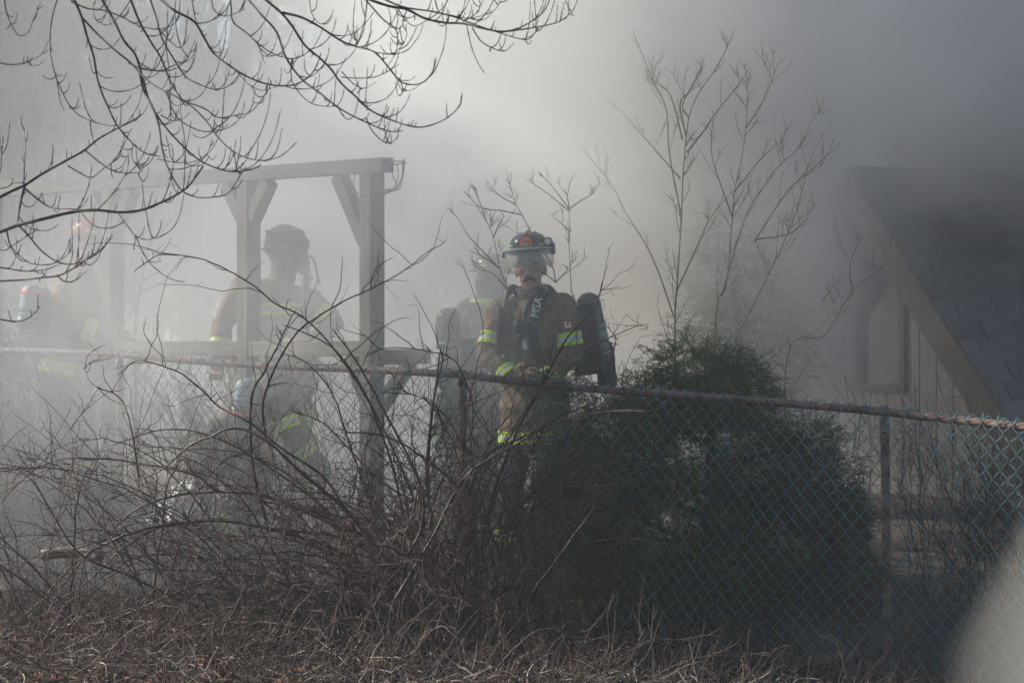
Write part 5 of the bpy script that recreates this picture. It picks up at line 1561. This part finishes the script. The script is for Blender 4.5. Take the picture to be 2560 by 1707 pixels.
# ---- the helmeted firefighter at the centre, body turned to the left of the picture
def person_main():
    Y = 20.84
    hip = D(1228, 925, Y + 0.02)
    P = Person('firefighter in black helmet with raised visor lamp and khaki coat, face turned to camera', (hip.x, Y, float(gh(hip.x, Y))))
    hR = headR(R(7), R(1), R(-4))
    by = -R(32)
    J = dict(hs=1.1, head=D(1218, 616, Y - 0.05), headR=hR, neck=D(1226, 676, Y - 0.01), chest=D(1222, 765, Y), belly=D(1222, 850, Y + 0.01), hip=hip,
             shL=D(1292, 706, Y - 0.10), elL=D(1312, 812, Y - 0.12), wrL=D(1250, 878, Y - 0.24),
             shR=D(1150, 716, Y + 0.08), elR=D(1122, 812, Y - 0.02), wrR=D(1178, 872, Y - 0.16), hdL=(-0.9, -0.3, 0.1), hdR=(0.8, -0.3, 0.2))
    stand_legs(J, hip.x, Y, 0.15, by, 0.05)
    bo, co, T3 = dress(P, J, by, M['coat'], 1, chest=(0.222, 0.16), trou=M['coat_b'])
    face_details(P, bo, J['head'], hR, 1.1)
    fire_helmet(P, Vector(J['head']) + hR @ Vector((0, 0.008, 0.080)), hR, M['helmet_black'], M['lime'], True, True, True, 1.02)
    ring_band(P, co, 'b', J['shL'], J['elL'], 0.70, 0.075, 0.088, 0.074)
    ring_band(P, co, 'b', J['shR'], J['elR'], 0.72, 0.075, 0.088, 0.074)
    ring_band(P, co, 'b', J['elR'], J['wrR'], 0.80, 0.06, 0.074, 0.066); ring_band(P, co, 'b', J['elL'], J['wrL'], 0.85, 0.06, 0.074, 0.066)
    # chest and hem bands: rings squeezed to the torso
    for f_, w_ in ((-0.02, 0.07),):
        c = Vector(J['belly']).lerp(Vector(J['hip']), 0.1)
        mt = Matrix.Translation(c) @ T3.to_4x4() @ Matrix.Diagonal((0.223, 0.166, 1, 1))
        ring_band(P, co, 'b', (0, 0, 0), (0, 0, 1), 0, 0.07, 1.0, 1.0, squash=mt)
    c = Vector(J['hip']) - T3 @ Vector((0, 0, 0.2))
    ring_band(P, co, 'b', (0, 0, 0), (0, 0, 1), 0, 0.07, 1.0, 1.0, squash=Matrix.Translation(c) @ T3.to_4x4() @ Matrix.Diagonal((0.232, 0.18, 1, 1)))
    for sd in 'LR': ring_band(P, co, 'b', J['kn' + sd], J['an' + sd], 0.75, 0.07, 0.085, 0.088)
    # high open collar
    nk = Vector(J['neck'])
    mb = MB()
    prof = [(0.088, -0.03), (0.098, 0.02), (0.104, 0.055), (0.096, 0.058), (0.088, 0.02), (0.08, -0.03)]
    mb.lathe(prof, 26, Matrix.Translation(nk + Vector((0, 0.0, -0.01))) @ (T3 @ Matrix.Rotation(R(8), 3, 'X')).to_4x4())
    P.mb('collar', mb, M['coat_b'], co)
    # shoulder straps with lettering, breathing hose, gauges
    fr = T3 @ Vector((0, -1, 0)); rt = T3 @ Vector((1, 0, 0)); up = T3 @ Vector((0, 0, 1)); ch = Vector(J['chest'])
    def Tp(x, y, z): return ch + rt * x + fr * y + up * z
    for sgn in (-1, 1):
        pts = [Tp(0.115 * sgn, -0.10, 0.20), Tp(0.115 * sgn, 0.02, 0.262), Tp(0.112 * sgn, 0.105, 0.19), Tp(0.108 * sgn, 0.152, 0.07), Tp(0.115 * sgn, 0.165, -0.05), Tp(0.15 * sgn, 0.12, -0.20)]
        Q = resample([tuple(p) for p in pts], 28)
        mb = MB()
        # flat padded strap: three tubes side by side fused by overlap
        tan = np.gradient(Q, axis=0)
        vv = []; ff = []
        for i, q in enumerate(Q):
            t = Vector(tan[i]).normalized(); outw = (Vector(q) - (ch + up * (Vector(q) - ch).dot(up))).normalized(); w_ = t.cross(outw).normalized()
            nn = w_.cross(t).normalized(); nn = nn if nn.dot(outw) > 0 else -nn
            for (a, b) in ((-0.03, -0.004), (-0.026, 0.012), (0.026, 0.012), (0.03, -0.004)): vv.append(tuple(Vector(q) + w_ * a + nn * (b + 0.004)))
        for i in range(len(Q) - 1):
            for j in range(4): ff.append([i * 4 + j, i * 4 + (j + 1) % 4, (i + 1) * 4 + (j + 1) % 4, (i + 1) * 4 + j])
        st = P.put('shoulder_strap', MB().add(vv, ff).mesh('shoulder_strap'), M['black'])
        if sgn == 1:
            i = 12; q = Vector(Q[i]); t = -Vector(tan[i]).normalized(); outw = (Vector((0, 0, EYE)) - q).normalized()
            xax = t; zax = (outw - xax * outw.dot(xax)).normalized(); yax = zax.cross(xax)
            mt = Matrix((xax, yax, zax)).transposed().to_4x4()
            P.put('lettering', text_mesh('MSA', 0.066, Matrix.Translation(q + zax * 0.026) @ mt), M['white'], st, False)
            q = Vector(Q[6]); P.put('lettering', text_mesh('//', 0.05, Matrix.Translation(q + zax * 0.028) @ mt), M['white'], st, False)
    mb = MB(); mb.tube([Tp(0.09, 0.03, 0.26), Tp(0.05, 0.14, 0.16), Tp(0.06, 0.19, 0.05), Tp(0.02, 0.2, -0.06)], [0.014], 24, 10, True)
    P.mb('air_hose', mb, M['black'])
    mb = MB(); mb.lathe([(1e-4, -0.02), (0.036, -0.02), (0.042, 0.0), (0.042, 0.02), (0.03, 0.028), (1e-4, 0.03)], 20, Matrix.Translation(Tp(0.03, 0.185, 0.05)) @ fr.to_track_quat('Z', 'Y').to_matrix().to_4x4())
    P.mb('regulator', mb, M['black'])
    mb = MB(); mb.box(Tp(0.07, 0.19, -0.06), (0.028, 0.02, 0.05), T3); P.mb('strap_buckle', mb, M['silver'], None, False)
    mb = MB(); mb.box(Tp(-0.09, 0.19, -0.13), (0.022, 0.02, 0.03), T3); P.mb('strap_buckle', mb, M['silver'], None, False)
    mb = MB(); mb.beam(Tp(-0.19, 0.10, -0.20), Tp(0.19, 0.10, -0.20), 0.17, 0.05, up); P.mb('waist_belt', mb, M['black'], None, False)
    mb = MB(); mb.tube([Tp(-0.1, 0.19, 0.16), Tp(-0.1, 0.2, 0.05), Tp(-0.105, 0.2, -0.1)], [0.019, 0.024, 0.02], 12, 10, True); P.mb('radio_mic', mb, M['black'])
    # flag patch on the upper sleeve: red bars, white middle, red leaf
    a = D(1292, 748, Y - 0.2)
    sl = (Vector(J['elL']) - Vector(J['shL'])).normalized(); out = Vector((0.12, -1, 0)); out = (out - sl * out.dot(sl)).normalized()
    sx = out.cross(sl).normalized() * -1
    pc = Vector(J['shL']).lerp(Vector(J['elL']), 0.40) + out * 0.0855
    m3 = Matrix((sx, -sl, out)).transposed()
    pa = P.put('flag_patch', MB().box(pc, (0.072, 0.036, 0.005), m3).mesh('flag_patch'), M['white'], co, False)
    for k in (-1, 1):
        P.put('flag_bar', MB().box(pc + sx * 0.027 * k + out * 0.0015, (0.018, 0.036, 0.005), m3).mesh('flag_bar'), M['red'], pa, False)
    lf = [(0, 1), (.2, .5), (.6, .65), (.5, .2), (.9, .1), (.5, -.25), (.55, -.45), (.1, -.35), (.08, -.8), (-.08, -.8), (-.1, -.35), (-.55, -.45), (-.5, -.25), (-.9, .1), (-.5, .2), (-.6, .65), (-.2, .5)]
    me = bpy.data.meshes.new('leaf_mark'); me.from_pydata([tuple(pc + m3 @ Vector((x * 0.014, y * 0.014, 0.0032))) for x, y in lf], [], [tuple(range(len(lf)))]); me.update()
    P.put('leaf_mark', me, M['red'], pa, False)
    air_cylinder(P, D(1388, 858, Y + 0.20), D(1346, 672, Y + 0.16), 0.072, M['tank'], M['tanklabel'], 'MSA')
    mb = MB(); mb.beam(D(1330, 700, Y + 0.12), D(1358, 860, Y + 0.14), 0.2, 0.03, (0.5, 0.8, 0)); P.mb('back_plate', mb, M['black'], None, False)
    mb = MB(); capsule(mb, D(1388, 800, Y + 0.2), D(1395, 880, Y + 0.18), 0.055, 0.06); P.mb('pack_base', mb, M['black'])
person_main()

# ---- firefighter half hidden behind him, seen from behind
def person_behind():
    Y = 22.8
    hip = D(1130, 880, Y)
    P = Person('helmeted firefighter turned away, with yellow collar band half hidden behind the black helmeted one', (hip.x, Y, float(gh(hip.x, Y))))
    hR = headR(R(150), 0, 0)
    J = dict(head=D(1128, 654, Y), headR=hR, neck=D(1128, 695, Y), chest=D(1130, 750, Y), belly=D(1130, 830, Y), hip=hip,
             shL=D(1075, 716, Y + 0.03), elL=D(1068, 800, Y + 0.05), wrL=D(1085, 880, Y + .1), shR=D(1188, 716, Y - .03), elR=D(1200, 800, Y), wrR=D(1190, 880, Y + .05))
    stand_legs(J, hip.x, Y, 0.13, R(160))
    bo, co, T3 = dress(P, J, R(160), M['coat_b'], 2, chest=(0.19, 0.14), voxel=0.018)
    mb = MB(); ellipsoid(mb, Vector(J['head']) + Vector((0, 0, 0.01)), (0.105, 0.115, 0.135)); ellipsoid(mb, Vector(J['neck']) + Vector((0, 0, 0.01)), (0.11, 0.11, 0.08))
    P.put('hood', fuse(mb, 0.012, 4, 0.003, 2), M['black'])
    fire_helmet(P, Vector(J['head']) + hR @ Vector((0, 0.005, 0.07)), hR, M['helmet_black'], M['lime'], False)
    mb = MB(); mb.lathe([(0.088, -0.02), (0.106, -0.005), (0.106, 0.03), (0.09, 0.035)], 24, Matrix.Translation(Vector(J['neck']) + Vector((-0.03, -0.02, -0.012)))); P.mb('collar_band', mb, M['lime'], co)
    mb = MB()
    mb.tube([D(1068, 790, Y - 0.12), D(1070, 735, Y - 0.15), D(1085, 708, Y - 0.12), D(1105, 700, Y - 0.06)], [0.03, 0.034, 0.032, 0.028], 18, 10, True); P.mb('shoulder_strap', mb, M['black'])
    mb = MB(); mb.box(D(1082, 742, Y - 0.19), (0.012, 0.01, 0.04), Matrix.Rotation(R(-25), 3, 'Y')); P.mb('strap_buckle', mb, M['silver'], None, False)
    ring_band(P, co, 'b', J['shL'], J['elL'], 0.75, 0.07, 0.088, 0.074); ring_band(P, co, 'b', J['elL'], J['wrL'], 0.8, 0.06, 0.074, 0.066)
    for sd in 'LR': ring_band(P, co, 'b', J['kn' + sd], J['an' + sd], 0.75, 0.07, 0.085, 0.088)
person_behind()

# ---- crouching firefighter whose upright air cylinder shows over the rail
def person_crouch():
    Y = 21.55
    hip = D(1075, 1090, Y - 0.1)
    g0 = float(gh(hip.x, Y))
    P = Person('crouching firefighter seen from behind whose rounded air cylinder rises above the rail', (hip.x, Y, g0))
    hR = headR(R(175), R(-35), 0)
    J = dict(head=D(1085, 872, Y + 0.38), headR=hR, neck=D(1082, 900, Y + 0.25), chest=D(1080, 950, Y + 0.12), belly=D(1080, 1020, Y + 0.02), hip=hip,
             shL=D(1030, 925, Y + .2), elL=D(1022, 1020, Y + .28), wrL=D(1050, 1080, Y + .42), shR=D(1135, 925, Y + .2), elR=D(1142, 1020, Y + .28), wrR=D(1115, 1080, Y + .42))
    for sd, s in (('L', -1), ('R', 1)):
        J['hp' + sd] = Vector(J['hip']) + Vector((0.1 * s, 0, -0.02)); J['kn' + sd] = Vector(J['hip']) + Vector((0.17 * s, 0.34, 0.02))
        J['an' + sd] = Vector((hip.x + 0.15 * s, Y + 0.05, g0 + 0.115)); J['foot' + sd] = (0, 1, 0)
    bo, co, T3 = dress(P, J, R(178), M['coat_b'], 5, chest=(0.19, 0.14), voxel=0.018)
    fire_helmet(P, Vector(J['head']) + hR @ Vector((0, 0, 0.045)), hR, M['helmet_black'], M['lime'], False)
    air_cylinder(P, D(1030, 905, Y - 0.02), D(1030, 706, Y - 0.02), 0.075, M['tank'], M['tanklabel'], 'MSA')
    ring_band(P, co, 'b', J['shL'], J['elL'], 0.72, 0.07, 0.088, 0.074); ring_band(P, co, 'b', J['shR'], J['elR'], 0.72, 0.07, 0.088, 0.074)
    mb = MB(); mb.beam(D(1050, 780, Y + 0.05), D(1060, 960, Y + 0.02), 0.22, 0.03, (0, 1, 0)); P.mb('back_plate', mb, M['black'], None, False)
person_crouch()

# ---- mask wearer between the pergola posts, body to the camera, head turned right
def person_mask():
    Y = 23.0
    hip = D(640, 880, Y)
    P = Person('firefighter in hood and breathing mask with hanging hose, standing between the pergola posts', (hip.x, Y, float(gh(hip.x, Y))))
    hR = headR(-R(68), R(14), 0)
    J = dict(head=D(660, 575, Y), headR=hR, neck=D(648, 640, Y), chest=D(635, 728, Y), belly=D(637, 805, Y), hip=hip,
             shR=D(560, 660, Y - 0.05), elR=D(512, 745, Y - 0.1), wrR=D(502, 822, Y - 0.2), shL=D(712, 690, Y - 0.06), elL=D(765, 742, Y - 0.16), wrL=D(715, 800, Y - 0.32))
    stand_legs(J, hip.x, Y, 0.15, 0.0)
    bo, co, T3 = dress(P, J, 0.0, M['coat'], 4, chest=(0.245, 0.155), voxel=0.018)
    hd = Vector(J['head'])
    mb = MB(); ellipsoid(mb, hd + hR @ Vector((0, 0.022, 0.03)), (0.118, 0.146, 0.138), hR); ellipsoid(mb, hd + hR @ Vector((0, 0.0, -0.06)), (0.09, 0.11, 0.085), hR); capsule(mb, Vector(J['neck']), hd, 0.088, 0.085)
    ellipsoid(mb, hd + hR @ Vector((0, -0.03, 0.10)), (0.085, 0.075, 0.06), hR)
    hood = P.put('hood', fuse(mb, 0.011, 3, 0.003, 1), M['coat_b'])
    mb = MB(); ellipsoid(mb, hd + hR @ Vector((0, -0.085, 0.0)), (0.08, 0.055, 0.085), hR); capsule(mb, hd + hR @ Vector((0, -0.11, -0.02)), hd + hR @ Vector((0, -0.145, -0.055)), 0.05, 0.036); ellipsoid(mb, hd + hR @ Vector((0, -0.105, 0.055)), (0.055, 0.035, 0.03), hR)
    mk = P.put('mask', fuse(mb, 0.009, 3), M['black'])
    for zz, tl in ((0.06, 0.03), (-0.02, -0.01)):
        pts = [hd + hR @ Vector((0.122 * math.sin(a), 0.02 - 0.150 * math.cos(a), zz + tl * (1 - math.cos(a)) * 0.5)) for a in np.linspace(0.5, 2 * math.pi - 0.5, 26)]
        P.mb('mask_strap', MB().tube(pts, [0.009], 26, 6, True), M['black'], mk)
    pts = [hd + hR @ Vector((0.085 * math.sin(a), -0.105 - 0.012 * math.cos(2 * a), 0.0 + 0.098 * math.cos(a))) for a in np.linspace(0, 2 * math.pi, 24)]
    P.mb('mask_rim', MB().tube(pts, [0.013], 24, 8), M['black'], mk)
    mb = MB(); ellipsoid(mb, hd + hR @ Vector((0.0, -0.15, -0.095)), (0.035, 0.046, 0.034), hR); P.mb('regulator', mb, M['tanklabel'], mk)
    mb = MB(); ellipsoid(mb, hd + hR @ Vector((0.0, -0.075, -0.115)), (0.03, 0.03, 0.03), hR); P.mb('exhale_valve', mb, M['tanklabel'], mk)
    mb = MB(); mb.tube([D(698, 588, Y), D(714, 590, Y), D(724, 606, Y), D(729, 630, Y), D(733, 652, Y)], [0.009, 0.008, 0.0085, 0.009, 0.012], 24, 9, True); P.mb('air_hose', mb, M['black'], mk)
    ring_band(P, co, 'b', J['elR'], J['wrR'], 0.66, 0.075, 0.074, 0.066); ring_band(P, co, 'b', J['shL'], J['elL'], 0.72, 0.07, 0.088, 0.074)
    c = Vector(J['chest']) + T3 @ Vector((0, 0, 0.05))
    ring_band(P, co, 'b', (0, 0, 0), (0, 0, 1), 0, 0.085, 1.0, 1.0, squash=Matrix.Translation(c) @ T3.to_4x4() @ Matrix.Diagonal((0.249, 0.159, 1, 1)))
    c = Vector(J['hip']) - T3 @ Vector((0, 0, 0.2))
    ring_band(P, co, 'b', (0, 0, 0), (0, 0, 1), 0, 0.07, 1.0, 1.0, squash=Matrix.Translation(c) @ T3.to_4x4() @ Matrix.Diagonal((0.256, 0.177, 1, 1)))
    for sd in 'LR': ring_band(P, co, 'b', J['kn' + sd], J['an' + sd], 0.75, 0.07, 0.085, 0.088)
    # pack straps and shoulder lamp
    for x in (562, 700):
        mb = MB(); mb.tube([D(x + 12, 640, Y + 0.06), D(x + 4, 642, Y - 0.12), D(x, 690, Y - 0.19), D(x + 2, 770, Y - 0.2)], [0.024, 0.028, 0.03, 0.026], 18, 8, True); P.mb('shoulder_strap', mb, M['black'])
    m4 = Matrix.Translation(D(566, 690, Y - 0.24)) @ Matrix.Rotation(R(90), 4, 'X')
    l = P.mb('chest_lamp', MB().lathe([(1e-4, -0.06), (0.022, -0.06), (0.024, 0.0), (0.03, 0.02), (0.026, 0.022)], 16, m4), M['black'])
    P.mb('lens', MB().lathe([(1e-4, 0.021), (0.025, 0.021), (0.025, 0.018)], 16, m4), M['lens'], l)
    air_cylinder(P, D(640, 850, Y + 0.26), D(632, 650, Y + 0.24), 0.072, M['tank'], M['tanklabel'])
person_mask()

# ---- bent firefighter with tan helmet and a cylinder on the back, behind the wire
def person_bent():
    Y = 22.35
    hip = D(520, 1010, Y); g0 = float(gh(hip.x, Y))
    P = Person('bent firefighter with tan helmet and grey cylinder with red tag, behind the wire', (hip.x, Y, g0))
    hR = headR(-R(80), R(18), 0)
    J = dict(head=D(678, 828, Y - 0.05), headR=hR, neck=D(650, 865, Y - 0.02), chest=D(610, 905, Y), belly=D(560, 960, Y), hip=hip,
             shL=D(640, 900, Y + 0.14), elL=D(680, 980, Y + 0.16), wrL=D(720, 1040, Y + 0.1), shR=D(630, 905, Y - 0.16), elR=D(665, 990, Y - 0.18), wrR=D(710, 1050, Y - 0.14))
    for sd, s in (('L', 1), ('R', -1)):
        J['hp' + sd] = Vector(J['hip']) + Vector((0, 0.1 * s, -0.03)); J['kn' + sd] = Vector(J['hip']) + Vector((0.22, 0.13 * s, -0.26))
        J['an' + sd] = Vector((hip.x - 0.02, Y + 0.13 * s, g0 + 0.115)); J['foot' + sd] = (1, 0, 0)
    bo, co, T3 = dress(P, J, R(90), M['coat_b'], 7, chest=(0.19, 0.14), voxel=0.018)
    fire_helmet(P, Vector(J['head']) + hR @ Vector((0, 0, 0.02)), hR, M['helmet_tan'], M['lime'], False, s=0.95)
    c = air_cylinder(P, D(545, 1000, Y - 0.19), D(570, 868, Y - 0.17), 0.07, M['tankblue'], M['tank'])
    mb = MB(); mb.lathe([(0.069, 0), (0.0725, 0), (0.0725, 0.028), (0.069, 0.028)], 22, Matrix.Translation(D(553, 958, Y - 0.185)) @ (D(570, 868, Y - .17) - D(545, 1000, Y - .19)).to_track_quat('Z', 'Y').to_matrix().to_4x4()); P.mb('red_tag', mb, M['orange'], c)
    ring_band(P, co, 'b', J['shR'], J['elR'], 0.8, 0.075, 0.088, 0.074); ring_band(P, co, 'b', J['elR'], J['wrR'], 0.75, 0.06, 0.074, 0.066)
    for sd in 'LR': ring_band(P, co, 'b', J['kn' + sd], J['an' + sd], 0.7, 0.08, 0.085, 0.088)
person_bent()

# ---- leftmost firefighter, red helmet, cylinder slung low
def person_left():
    Y = 23.9
    hip = D(150, 850, Y); g0 = float(gh(hip.x, Y))
    P = Person('faint firefighter in red helmet and banded coat near the edge, blue grey cylinder slung behind', (hip.x, Y, g0))
    hR = headR(-R(60), R(10), 0)
    J = dict(head=D(208, 560, Y), headR=hR, neck=D(192, 622, Y), chest=D(172, 690, Y), belly=D(158, 770, Y), hip=hip,
             shL=D(215, 680, Y + 0.12), elL=D(250, 760, Y + 0.1), wrL=D(300, 800, Y), shR=D(150, 672, Y - 0.14), elR=D(190, 752, Y - 0.18), wrR=D(255, 775, Y - 0.2))
    stand_legs(J, hip.x + 0.05, Y, 0.14, R(55))
    bo, co, T3 = dress(P, J, R(55), M['coat'], 9, chest=(0.2, 0.15), voxel=0.018, trou=M['coat_b'])
    face_details(P, bo, J['head'], hR, moustache=False)
    fire_helmet(P, Vector(J['head']) + hR @ Vector((0, 0.005, 0.04)), hR, M['helmet_red'], M['lime'], False)
    ring_band(P, co, 'b', J['elR'], J['wrR'], 0.32, 0.085, 0.076, 0.07); ring_band(P, co, 'b', J['elL'], J['wrL'], 0.5, 0.075, 0.074, 0.066)
    c = Vector(J['hip']) - T3 @ Vector((0, 0, -0.02))
    ring_band(P, co, 'b', (0, 0, 0), (0, 0, 1), 0, 0.08, 1.0, 1.0, squash=Matrix.Translation(c) @ T3.to_4x4() @ Matrix.Diagonal((0.212, 0.172, 1, 1)))
    for sd in 'LR': ring_band(P, co, 'b', J['kn' + sd], J['an' + sd], 0.62, 0.085, 0.086, 0.088)
    c = air_cylinder(P, D(52, 800, Y - 0.16), D(76, 652, Y - 0.16), 0.068, M['tankblue'], M['tank'])
    d = (D(76, 652, Y - .16) - D(52, 800, Y - .16)); m4 = Matrix.Translation(D(52, 800, Y - .16)) @ d.to_track_quat('Z', 'Y').to_matrix().to_4x4(); L = d.length
    P.mb('red_cap', MB().lathe([(0.0685, L - 0.075), (0.0705, L - 0.075), (0.0705, L - 0.045), (0.0685, L - 0.045)], 22, m4), M['orange'], c)
    mb = MB(); capsule(mb, D(100, 690, Y - 0.06), D(95, 800, Y - 0.05), 0.09, 0.1); P.put('pack', fuse(mb, 0.02, 2), M['black'])
person_left()
# ------------------------------------------------------------------ air: haze and smoke
def vol_box(name, lo, hi, mat, label=None):
    c = [(a + b) / 2 for a, b in zip(lo, hi)]
    o = MB().box(c, [b - a for a, b in zip(lo, hi)]).build(name, mat)
    tag(o, label, kind='stuff')
    return o
haze_m = volmat('haze_air', (0.88, 0.90, 0.92), 0.35, lambda g: 0.0014)
vol_box('haze', (-45, -6, -1.6), (45, 75, 9.0), haze_m)

def smoke_density(g):
    geo = g.node('ShaderNodeNewGeometry').outputs['Position']
    sep = g.node('ShaderNodeSeparateXYZ'); g.put(sep.inputs[0], geo)
    x, y, z = sep.outputs
    n1 = g.noise(g.mapping(geo, (1, 0.7, 1.0)), 0.62, 3.0, 0.58, 0.6)
    # front sheet just behind the fence, thinner smoke further back
    front = g.rng(g.m('ADD', y, g.m('MULTIPLY', n1, 0.8)), 20.05, 20.85)
    amt = g.rng(y, 21.0, 22.2, 0.55, 0.30)
    amt = g.m('MULTIPLY', amt, g.rng(g.m('SUBTRACT', x, g.m('MULTIPLY', g.m('SUBTRACT', y, 24.0), 0.5)), -3.2, -0.6, 0.43, 1.0))
    back = g.rng(y, 28.5, 32.5, 1.0, 0.0)
    # the bank leans to the right as it rises, so sunlight reaches its left flank
    xb = g.m('SUBTRACT', x, g.m('MULTIPLY', g.m('SUBTRACT', z, 2.0), 0.95))
    left = g.rng(xb, -4.4, -2.3, 0.22, 1.0)
    xr = g.m('SUBTRACT', x, g.m('MULTIPLY', g.m('SUBTRACT', y, 21.0), 0.12))
    right = g.rng(xr, -0.35, 1.15, 1.0, 0.025)
    var = g.rng(n1, 0.36, 0.64, 0.25, 1.8)
    low = g.m('MAXIMUM', g.rng(z, 0.6, 1.8, 0.34, 1.0), g.m('MULTIPLY', g.rng(x, -2.0, -1.0), g.rng(y, 20.2, 21.0)))
    d = g.m('MULTIPLY', g.m('MULTIPLY', front, amt), back)
    d = g.m('MULTIPLY', g.m('MULTIPLY', d, left), right)
    return g.m('MULTIPLY', g.m('MULTIPLY', d, var), low)
smoke_m = volmat('smoke_bank', (0.93, 0.925, 0.905), 0.30, smoke_density)
vol_box('smoke', (-8, 18.6, -0.5), (8.5, 33, 6.8), smoke_m)

def plume_density(g):
    geo = g.node('ShaderNodeNewGeometry').outputs['Position']
    sep = g.node('ShaderNodeSeparateXYZ'); g.put(sep.inputs[0], geo)
    x, y, z = sep.outputs
    n = g.noise(g.mapping(geo, (1.0, 0.6, 1.15)), 1.25, 3.0, 0.6, 1.0)
    n2 = g.noise(geo, 0.55, 2.0, 0.55, 0.5)
    puff = g.rng(n, 0.42, 0.62, 0.0, 1.0)
    # smoke rolls off the ridge and hangs lower beside the peak
    hang = g.rng(x, 1.95, 2.5, 1.1, 0.0)
    zz = g.rng(g.m('ADD', g.m('SUBTRACT', z, g.m('MULTIPLY', g.m('SUBTRACT', n, 0.5), 1.8)), hang), 2.3, 2.95)
    side = g.rng(g.m('ADD', g.m('SUBTRACT', x, g.m('MULTIPLY', g.m('SUBTRACT', y, 21.0), 0.06)), g.m('MULTIPLY', g.m('SUBTRACT', n2, 0.5), 2.2)), -0.8, 1.0)
    depth = g.m('MULTIPLY', g.rng(y, 21.2, 23.0), g.rng(y, 29.0, 32.0, 1.0, 0.0))
    thin = g.m('MULTIPLY', g.rng(n2, 0.40, 0.60, 0.05, 0.23), g.rng(z, 1.4, 3.2, 0.7, 2.2))
    thin = g.m('MULTIPLY', thin, g.m('MAXIMUM', g.rng(x, 1.9, 2.9, 1.0, 0.12), g.rng(z, 2.5, 3.4)))
    roof = g.m('MULTIPLY', g.m('MULTIPLY', puff, zz), g.m('MULTIPLY', g.rng(y, 24.0, 24.8), 1.25))
    roof = g.m('MULTIPLY', roof, g.m('ADD', g.rng(x, 2.0, 2.35, 1.0, 0.12), g.rng(x, 2.65, 3.1, 0.0, 0.88)))
    veil = g.m('MULTIPLY', g.m('MULTIPLY', g.rng(x, 1.6, 2.05), g.rng(x, 2.28, 2.6, 1.0, 0.0)), g.m('MULTIPLY', g.rng(y, 24.0, 24.8), g.rng(z, 0.9, 1.7, 0.0, 0.75)))
    cap = g.m('MULTIPLY', g.m('MULTIPLY', g.rng(g.m('SUBTRACT', z, g.m('MULTIPLY', g.m('SUBTRACT', n, 0.5), 0.9)), 2.5, 2.95), g.rng(x, 2.55, 2.95)), g.m('MULTIPLY', g.rng(y, 24.0, 24.8), g.rng(n, 0.38, 0.6, 0.15, 0.9)))
    cap = g.m('MULTIPLY', cap, g.rng(z, 3.2, 4.0, 1.0, 0.12))
    roof = g.m('MULTIPLY', roof, g.rng(z, 3.3, 4.4, 1.0, 0.3))
    return g.m('MULTIPLY', g.m('ADD', g.m('ADD', thin, roof), g.m('ADD', veil, cap)), g.m('MULTIPLY', side, depth))
plume_m = volmat('smoke_plume', (0.58, 0.60, 0.64), 0.2, plume_density)
# brown smoke near the firefighters, blue grey over the roof
g_ = NG(plume_m.node_tree)
ps = g_.node('ShaderNodeSeparateXYZ'); pg = g_.node('ShaderNodeNewGeometry').outputs['Position']; g_.put(ps.inputs[0], pg)
mixc = g_.ramp(g_.rng(g_.m('ADD', g_.m('ADD', ps.outputs[0], g_.m('MULTIPLY', ps.outputs[2], 0.25)), g_.m('MULTIPLY', g_.noise(pg, 0.6, 3.0), 2.4)), 1.4, 4.6), [(0.0, (0.83, 0.765, 0.66)), (1.0, (0.60, 0.625, 0.67))])
for n_ in plume_m.node_tree.nodes:
    if n_.bl_idname == 'ShaderNodeVolumePrincipled': g_.put(n_.inputs['Color'], mixc)
plume_m.cycles.volume_step_rate = 0.55
vol_box('smoke_plume', (-1.6, 20.9, -0.3), (8.4, 32.2, 6.7), plume_m)
